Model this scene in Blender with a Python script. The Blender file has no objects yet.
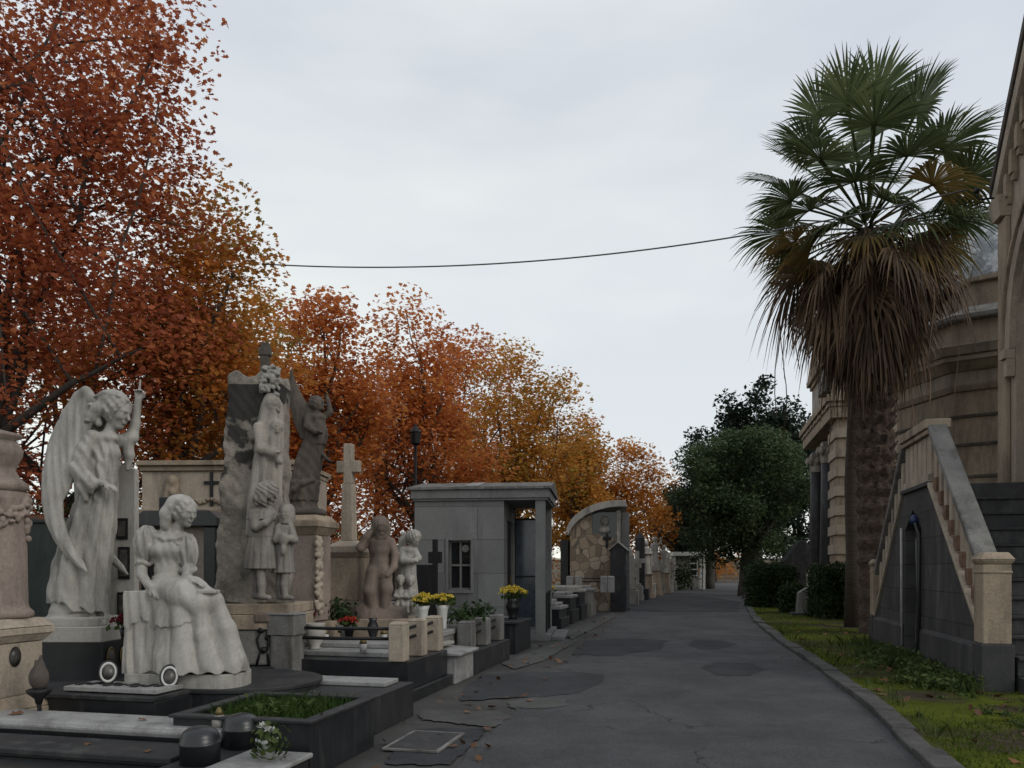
import bpy, bmesh, math, random
import numpy as np
from mathutils import Vector, Matrix
rnd = random.Random(7)
C = bpy.context.scene.collection
PI = math.pi
F, HOR, CZ = 780.0, 570.0, 1.3          # focal length in pixels, horizon row, eye height

# ------------------------------------------------------------------ coordinates
A = math.radians(-13.5)                   # the road and the rows of graves run 13.5 degrees to the right
UX, UY = math.sin(-A), math.cos(A)
def ST(s, t, z=0.0): return Vector((UX*s + UY*t, UY*s - UX*t, z))      # s along the road, t across it
def W(px, py, Y): return Vector(((px-512)/F*Y, Y, CZ-(py-HOR)/F*Y))
def G(px, py, z=0.0):
    Y = (CZ-z)*F/(py-HOR)
    return Vector(((px-512)/F*Y, Y, z))

# ------------------------------------------------------------------ materials
def newmat(name):
    m = bpy.data.materials.new(name); m.use_nodes = True
    nt = m.node_tree
    return m, nt, nt.nodes['Principled BSDF']
def nd(nt, typ, **kw):
    n = nt.nodes.new(typ)
    for k, v in kw.items():
        if k.startswith('i_'): n.inputs[k[2:].replace('_', ' ')].default_value = v
        else: setattr(n, k, v)
    return n
def ramp(nt, fac, stops):
    r = nt.nodes.new('ShaderNodeValToRGB'); e = r.color_ramp.elements
    while len(e) < len(stops): e.new(0.5)
    for x, (p, c) in zip(e, stops):
        x.position = p; x.color = (*c, 1) if len(c) == 3 else c
    nt.links.new(fac, r.inputs['Fac']); return r.outputs['Color']
def mixc(nt, fac, a, b, blend='MIX'):
    n = nt.nodes.new('ShaderNodeMix'); n.data_type = 'RGBA'; n.blend_type = blend
    for sock, v in ((n.inputs['Factor'], fac), (n.inputs['A'], a), (n.inputs['B'], b)):
        if hasattr(v, 'is_output'): nt.links.new(v, sock)
        elif isinstance(v, (int, float)): sock.default_value = v
        else: sock.default_value = (*v, 1)
    return n.outputs['Result']
def g(c): return (c, c, c)
def coords(nt, scale=(1,1,1)):
    tc = nt.nodes.new('ShaderNodeTexCoord'); oi = nt.nodes.new('ShaderNodeObjectInfo')
    mp = nt.nodes.new('ShaderNodeMapping'); mp.inputs['Scale'].default_value = scale
    va = nt.nodes.new('ShaderNodeVectorMath'); va.operation = 'MULTIPLY_ADD'
    nt.links.new(oi.outputs['Random'], va.inputs[0]); va.inputs[1].default_value = (17, 23, 31)
    nt.links.new(tc.outputs['Object'], va.inputs[2]); nt.links.new(va.outputs[0], mp.inputs['Vector'])
    return mp.outputs[0], tc.outputs['Object']
def noise(nt, vec, scale, detail=5, rough=0.6):
    n = nd(nt, 'ShaderNodeTexNoise', i_Scale=scale, i_Detail=detail, i_Roughness=rough)
    nt.links.new(vec, n.inputs['Vector']); return n.outputs['Fac']
def stone(name, c1, c2, scale=2.5, rough=0.85, bump=0.25, stain=(0.03,0.03,0.028), amt=0.5, brick=None, streak=True, spec=0.3, fine=1.0):
    m, nt, b = newmat(name)
    vec, obj = coords(nt)
    col = mixc(nt, ramp(nt, noise(nt, vec, scale), [(0.3, g(0)), (0.7, g(1))]), c1, c2)
    f = noise(nt, vec, scale*18, 4, 0.7)
    col = mixc(nt, 0.55*fine, col, ramp(nt, f, [(0.3, g(0.45)), (0.7, g(1.0))]), 'MULTIPLY')
    if amt:
        svec, _ = coords(nt, (1.6, 1.6, 0.35 if streak else 1.6))
        s = noise(nt, svec, 2.2*scale/2.5, 8, 0.72)
        col = mixc(nt, ramp(nt, s, [(0.62-amt*0.28, g(0)), (0.78-amt*0.12, g(0.85))]), col, stain)
    hgt = f
    if brick:
        ax, bw, bh, mortar = brick
        sp = nt.nodes.new('ShaderNodeSeparateXYZ'); nt.links.new(obj, sp.inputs[0])
        cb = nt.nodes.new('ShaderNodeCombineXYZ')
        nt.links.new(sp.outputs[ax], cb.inputs[0]); nt.links.new(sp.outputs[2], cb.inputs[1])
        br = nd(nt, 'ShaderNodeTexBrick', i_Scale=1.0)
        br.inputs['Brick Width'].default_value = bw; br.inputs['Row Height'].default_value = bh
        br.inputs['Mortar Size'].default_value = 0.008
        br.inputs['Color1'].default_value = (1,1,1,1); br.inputs['Color2'].default_value = (0.72,0.72,0.72,1)
        br.inputs['Mortar'].default_value = (*mortar, 1)
        nt.links.new(cb.outputs[0], br.inputs['Vector'])
        col = mixc(nt, 0.85, col, br.outputs['Color'], 'MULTIPLY')
    nt.links.new(col, b.inputs['Base Color'])
    b.inputs['Roughness'].default_value = rough; b.inputs['Specular IOR Level'].default_value = spec
    if bump:
        bp = nd(nt, 'ShaderNodeBump', i_Strength=bump, i_Distance=0.02); nt.links.new(hgt, bp.inputs['Height'])
        nt.links.new(bp.outputs[0], b.inputs['Normal'])
    return m
def plain(name, c, rough=0.6, var=0.3, metal=0.0, spec=0.4):
    m, nt, b = newmat(name); vec, _ = coords(nt)
    col = mixc(nt, ramp(nt, noise(nt, vec, 9), [(0.3, g(1-var)), (0.7, g(1))]), (0,0,0), c)
    nt.links.new(col, b.inputs['Base Color'])
    b.inputs['Roughness'].default_value = rough; b.inputs['Metallic'].default_value = metal
    b.inputs['Specular IOR Level'].default_value = spec
    return m
def leafmat(name, stops, trans=0.35, rough=0.6, patch=0.5):
    """leaf colours vary from leaf to leaf and from one bough to the next"""
    m, nt, b = newmat(name)
    ge = nt.nodes.new('ShaderNodeNewGeometry')
    tc = nt.nodes.new('ShaderNodeTexCoord')
    n = noise(nt, tc.outputs['Object'], 0.55, 3, 0.6)
    mx = nt.nodes.new('ShaderNodeMath'); mx.operation = 'MULTIPLY_ADD'
    nt.links.new(n, mx.inputs[0]); mx.inputs[1].default_value = 2.2*patch; mx.inputs[2].default_value = 0.5-1.1*patch-0.25
    ad = nt.nodes.new('ShaderNodeMath'); ad.operation = 'MULTIPLY_ADD'; ad.use_clamp = True
    nt.links.new(ge.outputs['Random Per Island'], ad.inputs[0]); ad.inputs[1].default_value = 0.5
    nt.links.new(mx.outputs[0], ad.inputs[2])
    col = ramp(nt, ad.outputs[0], stops)
    nt.links.new(col, b.inputs['Base Color']); b.inputs['Roughness'].default_value = rough
    b.inputs['Specular IOR Level'].default_value = 0.15
    if trans:
        tr = nt.nodes.new('ShaderNodeBsdfTranslucent'); nt.links.new(col, tr.inputs['Color'])
        ms = nt.nodes.new('ShaderNodeMixShader'); ms.inputs[0].default_value = trans
        out = nt.nodes['Material Output']
        nt.links.new(b.outputs[0], ms.inputs[1]); nt.links.new(tr.outputs[0], ms.inputs[2]); nt.links.new(ms.outputs[0], out.inputs['Surface'])
    return m

M = {}
M['marble'] = stone('white_marble', (0.45,0.43,0.39), (0.33,0.31,0.28), 3.0, 0.6, 0.08, (0.10,0.095,0.085), 0.55, fine=0.7)
M['marble_old'] = stone('weathered_marble', (0.42,0.40,0.36), (0.28,0.265,0.24), 4.0, 0.75, 0.2, (0.07,0.065,0.06), 0.6)
M['marble_slab'] = stone('marble_slab', (0.38,0.375,0.365), (0.26,0.255,0.25), 2.5, 0.55, 0.08, (0.10,0.095,0.09), 0.55, streak=False)
M['limestone'] = stone('limestone', (0.43,0.345,0.255), (0.29,0.232,0.172), 2.0, 0.9, 0.3, (0.06,0.05,0.042), 0.6)
M['limestone_light'] = stone('pale_limestone', (0.45,0.38,0.30), (0.33,0.275,0.22), 2.0, 0.9, 0.25, (0.10,0.085,0.07), 0.45)
M['pink_stone'] = stone('pinkish_stone', (0.34,0.27,0.23), (0.25,0.20,0.17), 2.0, 0.85, 0.2, (0.07,0.06,0.05), 0.5)
M['concrete'] = stone('weathered_concrete', (0.26,0.25,0.235), (0.16,0.155,0.145), 3.0, 0.95, 0.4, (0.04,0.038,0.035), 0.55)
M['rock'] = stone('rough_rock', (0.36,0.32,0.27), (0.24,0.21,0.175), 1.6, 0.95, 0.7, (0.02,0.019,0.018), 0.62, streak=False)
def lichen_rock():
    m = M['rock']; nt = m.node_tree; b = nt.nodes['Principled BSDF']; src = b.inputs['Base Color'].links[0].from_socket
    tc = nt.nodes.new('ShaderNodeTexCoord'); sp = nt.nodes.new('ShaderNodeSeparateXYZ'); nt.links.new(tc.outputs['Object'], sp.inputs[0])
    a = nt.nodes.new('ShaderNodeMath'); a.operation = 'MULTIPLY_ADD'; nt.links.new(sp.outputs['Z'], a.inputs[0]); a.inputs[1].default_value = 0.20
    nt.links.new(noise(nt, tc.outputs['Object'], 2.3, 7, 0.6), a.inputs[2])
    fac = ramp(nt, a.outputs[0], [(0.83, g(0)), (0.88, g(0.93))])
    top = ramp(nt, sp.outputs['Z'], [(0.0, g(1)), (1.0, g(1))])
    cap = nt.nodes.new('ShaderNodeMath'); cap.operation = 'LESS_THAN'; nt.links.new(sp.outputs['Z'], cap.inputs[0]); cap.inputs[1].default_value = 2.27
    mu = nt.nodes.new('ShaderNodeMath'); mu.operation = 'MULTIPLY'; nt.links.new(fac, mu.inputs[0]); nt.links.new(cap.outputs[0], mu.inputs[1])
    nt.links.new(mixc(nt, mu.outputs[0], src, (0.022,0.021,0.020)), b.inputs['Base Color'])
lichen_rock()
M['granite'] = stone('dark_granite', (0.026,0.027,0.030), (0.015,0.016,0.018), 6.0, 0.32, 0.03, (0.05,0.05,0.05), 0.25, spec=0.5)
M['granite_worn'] = stone('worn_dark_granite', (0.038,0.038,0.040), (0.02,0.02,0.022), 4.0, 0.55, 0.15, (0.085,0.085,0.082), 0.35)
M['lava'] = stone('dark_lava_stone', (0.085,0.083,0.082), (0.05,0.049,0.05), 2.5, 0.9, 0.4, (0.14,0.135,0.13), 0.35, brick=(1, 0.62, 0.36, (0.35,0.35,0.35)))
M['lava_plain'] = stone('lava_plinth', (0.07,0.068,0.07), (0.04,0.04,0.041), 2.5, 0.9, 0.4, (0.11,0.11,0.105), 0.4)
M['mausoleum'] = stone('grey_stone_panels', (0.235,0.235,0.23), (0.18,0.18,0.175), 1.2, 0.8, 0.08, (0.09,0.09,0.085), 0.45, brick=(0, 1.25, 0.62, (0.45,0.45,0.45)), fine=0.6)
M['mausoleum_plain'] = stone('grey_stone', (0.24,0.24,0.235), (0.18,0.18,0.175), 1.5, 0.8, 0.08, (0.08,0.08,0.078), 0.5)
M['dark_statue'] = stone('dark_weathered_statue', (0.15,0.122,0.10), (0.085,0.07,0.06), 3.5, 0.8, 0.2, (0.025,0.023,0.022), 0.85)
M['brown_statue'] = stone('brownish_statue', (0.27,0.205,0.165), (0.18,0.14,0.115), 3.5, 0.8, 0.15, (0.06,0.05,0.045), 0.6)
M['relief'] = stone('relief_marble', (0.42,0.38,0.33), (0.30,0.27,0.235), 4.0, 0.8, 0.2, (0.06,0.055,0.05), 0.7)
M['child'] = stone('greyish_marble', (0.30,0.275,0.245), (0.21,0.19,0.17), 5.0, 0.8, 0.15, (0.06,0.055,0.05), 0.5)
M['iron'] = plain('black_iron', (0.015,0.015,0.016), 0.55, 0.4, 0.3)
M['cable'] = plain('grey_cable_sheath', (0.10,0.10,0.10), 0.6, 0.2)
M['glass_dark'] = plain('dark_glass', (0.012,0.014,0.017), 0.08, 0.3, 0.0, 0.6)
M['glass_blue'] = plain('reflecting_door_glass', (0.075,0.09,0.12), 0.12, 0.5, 0.0, 0.6)
M['white_paint'] = plain('white_ceramic', (0.55,0.55,0.53), 0.4, 0.25)
M['black_ceramic'] = plain('black_ceramic', (0.012,0.012,0.013), 0.3, 0.3)
M['photo'] = plain('portrait_photo', (0.12,0.11,0.10), 0.3, 0.92)
M['brass'] = plain('dull_brass', (0.20,0.15,0.06), 0.5, 0.4, 0.6)
M['green_wall'] = stone('dark_green_marble', (0.022,0.032,0.028), (0.012,0.019,0.016), 3.0, 0.45, 0.05, (0.045,0.055,0.05), 0.3)
M['plaster'] = stone('old_wall_plaster', (0.36,0.31,0.24), (0.25,0.215,0.165), 2.0, 0.9, 0.3, (0.08,0.07,0.055), 0.5, brick=(1, 0.5, 0.22, (0.5,0.5,0.5)))
M['brick'] = plain('terracotta_brick', (0.20,0.12,0.082), 0.9, 0.5)
M['pipe_white'] = plain('pale_plastic_pipe', (0.38,0.37,0.36), 0.5, 0.3)
M['pipe_dark'] = plain('dark_pipe', (0.03,0.03,0.032), 0.5, 0.3)
M['blue_plastic'] = plain('blue_plastic', (0.015,0.03,0.10), 0.5, 0.2)
M['door_dark'] = plain('dark_iron_door', (0.012,0.012,0.013), 0.6, 0.4)
M['window_frame'] = plain('grey_painted_metal', (0.17,0.165,0.155), 0.6, 0.3)
M['wood'] = plain('old_wood', (0.10,0.07,0.045), 0.8, 0.5)
M['cladding'] = None
def cladding():
    m, nt, b = newmat('crazy_paving_cladding'); vec, _ = coords(nt)
    v = nd(nt, 'ShaderNodeTexVoronoi', i_Scale=3.6); nt.links.new(vec, v.inputs['Vector'])
    sp = nt.nodes.new('ShaderNodeSeparateColor'); nt.links.new(v.outputs['Color'], sp.inputs[0])
    col = ramp(nt, sp.outputs[0], [(0.0,(0.19,0.145,0.10)),(0.4,(0.32,0.245,0.17)),(0.7,(0.40,0.31,0.22)),(1.0,(0.48,0.40,0.31))])
    e = nd(nt, 'ShaderNodeTexVoronoi', i_Scale=3.6); e.feature = 'DISTANCE_TO_EDGE'; nt.links.new(vec, e.inputs['Vector'])
    col = mixc(nt, ramp(nt, e.outputs['Distance'], [(0.02, g(1)), (0.05, g(0))]), col, (0.14,0.12,0.10))
    col = mixc(nt, 0.5, col, ramp(nt, noise(nt, vec, 14), [(0.3, g(0.5)), (0.7, g(1))]), 'MULTIPLY')
    nt.links.new(col, b.inputs['Base Color']); b.inputs['Roughness'].default_value = 0.9
    return m
M['cladding'] = cladding()
def dome_mat():
    m, nt, b = newmat('flaking_painted_dome'); vec, _ = coords(nt)
    col = mixc(nt, ramp(nt, noise(nt, vec, 2.2, 9, 0.75), [(0.44, g(0)), (0.52, g(1))]), (0.70,0.72,0.74), (0.32,0.34,0.37))
    col = mixc(nt, 0.5, col, ramp(nt, noise(nt, vec, 16), [(0.3, g(0.5)), (0.7, g(1))]), 'MULTIPLY')
    nt.links.new(col, b.inputs['Base Color']); b.inputs['Roughness'].default_value = 0.85
    return m
M['dome'] = dome_mat()
def trunk_mat(name, c1, c2, sc=(6,6,1.2)):
    m, nt, b = newmat(name); vec, _ = coords(nt, sc)
    n = noise(nt, vec, 2.0, 6, 0.7)
    col = mixc(nt, ramp(nt, n, [(0.35, g(0)), (0.65, g(1))]), c1, c2)
    nt.links.new(col, b.inputs['Base Color']); b.inputs['Roughness'].default_value = 0.95
    bp = nd(nt, 'ShaderNodeBump', i_Strength=0.6, i_Distance=0.03); nt.links.new(n, bp.inputs['Height']); nt.links.new(bp.outputs[0], b.inputs['Normal'])
    return m
M['bark'] = trunk_mat('bark', (0.05,0.04,0.032), (0.11,0.09,0.072))
M['palm_bark'] = trunk_mat('palm_bark', (0.022,0.017,0.014), (0.115,0.078,0.058), (4,4,9))
M['palm_bark_smooth'] = trunk_mat('slim_palm_bark', (0.035,0.027,0.021), (0.07,0.052,0.04), (3,3,14))
M['bark_dark'] = trunk_mat('dark_bark', (0.035,0.03,0.026), (0.075,0.065,0.055))
RUST = [(0.0, (0.131, 0.05, 0.036)), (0.25, (0.262, 0.078, 0.047)), (0.5, (0.431, 0.122, 0.057)), (0.75, (0.561, 0.196, 0.076)), (1.0, (0.613, 0.314, 0.133))]
BROWN = [(0.0, (0.197, 0.165, 0.043)), (0.25, (0.323, 0.199, 0.05)), (0.5, (0.478, 0.199, 0.048)), (0.75, (0.617, 0.233, 0.051)), (1.0, (0.66, 0.315, 0.079))]
RED = [(0.0, (0.244, 0.103, 0.041)), (0.3, (0.445, 0.148, 0.054)), (0.6, (0.616, 0.211, 0.062)), (0.85, (0.653, 0.304, 0.077)), (1.0, (0.653, 0.418, 0.113))]
OLIVE = [(0.0, (0.2, 0.194, 0.042)), (0.3, (0.371, 0.241, 0.047)), (0.6, (0.571, 0.241, 0.05)), (1.0, (0.66, 0.355, 0.077))]
ORANGE = [(0.0, (0.271, 0.144, 0.037)), (0.4, (0.52, 0.207, 0.043)), (0.75, (0.618, 0.286, 0.056)), (1.0, (0.618, 0.388, 0.1))]
for n_, st in (('rust',RUST),('brown',BROWN),('red',RED),('olive',OLIVE),('orange',ORANGE)):
    M['leaf_'+n_] = leafmat('autumn_leaf_'+n_, st, 0.5)
M['leaf_dry'] = leafmat('dry_fallen_leaf', [(0,(0.06,0.035,0.022)),(0.5,(0.13,0.065,0.035)),(1,(0.22,0.10,0.045))], 0.0)
M['leaf_dark'] = leafmat('dark_evergreen_leaf', [(0,(0.034,0.052,0.026)),(0.5,(0.066,0.096,0.044)),(1,(0.115,0.145,0.06))], 0.3)
M['leaf_holm'] = leafmat('blackish_evergreen_leaf', [(0,(0.014,0.021,0.016)),(0.5,(0.024,0.035,0.024)),(1,(0.042,0.055,0.036))], 0.15)
M['leaf_hedge'] = leafmat('hedge_leaf', [(0,(0.013,0.024,0.010)),(0.5,(0.026,0.045,0.016)),(1,(0.052,0.078,0.026))], 0.15)
M['leaf_weed'] = leafmat('weed_leaf', [(0,(0.03,0.048,0.016)),(0.5,(0.06,0.088,0.026)),(1,(0.12,0.145,0.045))], 0.3)
M['grass'] = leafmat('grass_blade', [(0,(0.03,0.05,0.008)),(0.5,(0.065,0.095,0.012)),(1,(0.11,0.135,0.022))], 0.3)
M['grass_lush'] = leafmat('planter_grass_blade', [(0,(0.02,0.045,0.01)),(0.5,(0.04,0.075,0.016)),(1,(0.075,0.11,0.026))], 0.3)
M['frond'] = leafmat('palm_frond_green', [(0,(0.042,0.06,0.03)),(0.5,(0.09,0.115,0.05)),(1,(0.165,0.185,0.08))], 0.35, 0.4)
M['frond_yellow'] = leafmat('palm_frond_yellowing', [(0,(0.10,0.095,0.035)),(0.5,(0.21,0.145,0.05)),(1,(0.32,0.21,0.085))], 0.35)
M['frond_dead'] = leafmat('palm_frond_dead', [(0,(0.03,0.021,0.016)),(0.4,(0.075,0.05,0.034)),(0.75,(0.20,0.132,0.082)),(1,(0.42,0.30,0.19))], 0.25)
M['petal_yellow'] = leafmat('yellow_petal', [(0,(0.5,0.32,0.02)),(0.5,(0.62,0.48,0.06)),(1,(0.7,0.6,0.2))], 0.2)
M['petal_white'] = leafmat('white_petal', [(0,(0.45,0.45,0.42)),(1,(0.65,0.65,0.62))], 0.2)
M['petal_red'] = leafmat('red_petal', [(0,(0.22,0.015,0.012)),(1,(0.45,0.05,0.03))], 0.2)
M['petal_wine'] = leafmat('wine_petal', [(0,(0.05,0.005,0.008)),(1,(0.15,0.012,0.018))], 0.2)

# ------------------------------------------------------------------ meshes
class MB:
    def __init__(self): self.v = []; self.f = []
    def add(self, vs, fs):
        o = len(self.v); self.v += [tuple(p) for p in vs]; self.f += [tuple(i+o for i in q) for q in fs]; return self
    def box(self, x0, x1, y0, y1, z0, z1):
        return self.add([(x0,y0,z0),(x1,y0,z0),(x1,y1,z0),(x0,y1,z0),(x0,y0,z1),(x1,y0,z1),(x1,y1,z1),(x0,y1,z1)],
                 [(0,3,2,1),(4,5,6,7),(0,1,5,4),(1,2,6,5),(2,3,7,6),(3,0,4,7)])
    def cbox(self, cx, cy, z0, sx, sy, sz): return self.box(cx-sx/2, cx+sx/2, cy-sy/2, cy+sy/2, z0, z0+sz)
    def frustum(self, cx, cy, z0, z1, a, b, c, d):
        return self.add([(cx-a/2,cy-b/2,z0),(cx+a/2,cy-b/2,z0),(cx+a/2,cy+b/2,z0),(cx-a/2,cy+b/2,z0),
                  (cx-c/2,cy-d/2,z1),(cx+c/2,cy-d/2,z1),(cx+c/2,cy+d/2,z1),(cx-c/2,cy+d/2,z1)],
                 [(0,3,2,1),(4,5,6,7),(0,1,5,4),(1,2,6,5),(2,3,7,6),(3,0,4,7)])
    def prism(self, poly, axis, a, b):
        """extrude a 2D outline along an axis (0,1,2)"""
        n = len(poly)
        def p3(q, h):
            return {0:(h,q[0],q[1]), 1:(q[0],h,q[1]), 2:(q[0],q[1],h)}[axis]
        return self.add([p3(q, a) for q in poly]+[p3(q, b) for q in poly],
                 [tuple(range(n))[::-1], tuple(range(n, 2*n))]+[(i,(i+1)%n,n+(i+1)%n,n+i) for i in range(n)])
    def lathe(self, prof, n=20, c=(0,0,0), sq=1.0, caps=True):
        o = []
        for r, z in prof:
            for i in range(n):
                a = 2*PI*i/n; o.append((c[0]+r*math.cos(a), c[1]+r*math.sin(a)*sq, c[2]+z))
        k = len(prof)
        fs = [(j*n+i, j*n+(i+1)%n, (j+1)*n+(i+1)%n, (j+1)*n+i) for j in range(k-1) for i in range(n)]
        return self.add(o, fs+([tuple(range(n))[::-1], tuple(range((k-1)*n, k*n))] if caps else []))
    def tube(self, pts, rad, n=8):
        pts = [Vector(p) for p in pts]
        if not hasattr(rad, '__len__'): rad = [rad]*len(pts)
        o = []; k = len(pts)
        for j, p in enumerate(pts):
            d = (pts[min(j+1,k-1)]-pts[max(j-1,0)]).normalized()
            a = d.cross(Vector((0,0,1)) if abs(d.z) < 0.9 else Vector((1,0,0))).normalized(); b = d.cross(a)
            for i in range(n):
                t = 2*PI*i/n; o.append(p+(a*math.cos(t)+b*math.sin(t))*rad[j])
        fs = [(j*n+i, (j+1)*n+i, (j+1)*n+(i+1)%n, j*n+(i+1)%n) for j in range(k-1) for i in range(n)]
        return self.add(o, fs+[tuple(range(n)), tuple(range((k-1)*n, k*n))[::-1]])
    def ball(self, c, r, n=10, m=7):
        if not hasattr(r, '__len__'): r = (r,r,r)
        o = [(c[0],c[1],c[2]-r[2])]
        for j in range(1, m):
            b = -PI/2+PI*j/m
            for i in range(n):
                a = 2*PI*i/n; o.append((c[0]+r[0]*math.cos(b)*math.cos(a), c[1]+r[1]*math.cos(b)*math.sin(a), c[2]+r[2]*math.sin(b)))
        o.append((c[0],c[1],c[2]+r[2])); L = len(o)-1
        fs = [(0,1+(i+1)%n,1+i) for i in range(n)]
        for j in range(m-2):
            for i in range(n): fs.append((1+j*n+i,1+j*n+(i+1)%n,1+(j+1)*n+(i+1)%n,1+(j+1)*n+i))
        b0 = 1+(m-2)*n
        fs += [(b0+i,b0+(i+1)%n,L) for i in range(n)]
        return self.add(o, fs)
    def build(self, name, mat, parent=None, bevel=0.006, smooth=False, loc=None, rz=0):
        me = bpy.data.meshes.new(name); me.from_pydata(self.v, [], self.f); me.update()
        return link(name, me, mat, parent, bevel, smooth, loc, rz)
def link(name, me, mat, parent=None, bevel=0, smooth=False, loc=None, rz=0):
    if isinstance(mat, str): mat = M[mat]
    me.materials.append(mat)
    if smooth: me.polygons.foreach_set('use_smooth', [True]*len(me.polygons))
    o = bpy.data.objects.new(name, me); C.objects.link(o)
    if parent: o.parent = parent
    if loc is not None: o.location = loc
    if rz: o.rotation_euler = (0,0,rz)
    if bevel:
        md = o.modifiers.new('bevel', 'BEVEL'); md.width = bevel; md.segments = 2; md.limit_method = 'ANGLE'; md.angle_limit = 0.7
    return o
def npmesh(name, V, Q, mat, parent=None, smooth=False, loc=None):
    """V (n,3); Q (m,k) faces, all with k corners"""
    V = np.asarray(V, dtype=np.float32); Q = np.asarray(Q, dtype=np.int32)
    me = bpy.data.meshes.new(name); k = Q.shape[1]; m = len(Q)
    me.vertices.add(len(V)); me.vertices.foreach_set('co', V.ravel())
    me.loops.add(m*k); me.loops.foreach_set('vertex_index', Q.ravel())
    me.polygons.add(m); me.polygons.foreach_set('loop_start', np.arange(0, m*k, k, dtype=np.int32))
    me.update(calc_edges=True)
    return link(name, me, mat, parent, 0, smooth, loc)
def tag(o, label=None, cat=None, group=None, kind=None):
    if label: o['label'] = label
    if cat: o['category'] = cat
    if group: o['group'] = group
    if kind: o['kind'] = kind
    return o
def thing(name, label, cat, loc=(0,0,0), rz=0.0, group=None):
    o = bpy.data.objects.new(name, None); C.objects.link(o); o.empty_display_size = 0.2
    o.location = loc; o.rotation_euler = (0,0,rz)
    return tag(o, label, cat, group)
def copy_tree(o, parent=None):
    c = o.copy(); C.objects.link(c)
    if parent: c.parent = parent
    for ch in list(o.children): copy_tree(ch, c)
    return c
def struct(o): o['kind'] = 'structure'; return o

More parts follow.
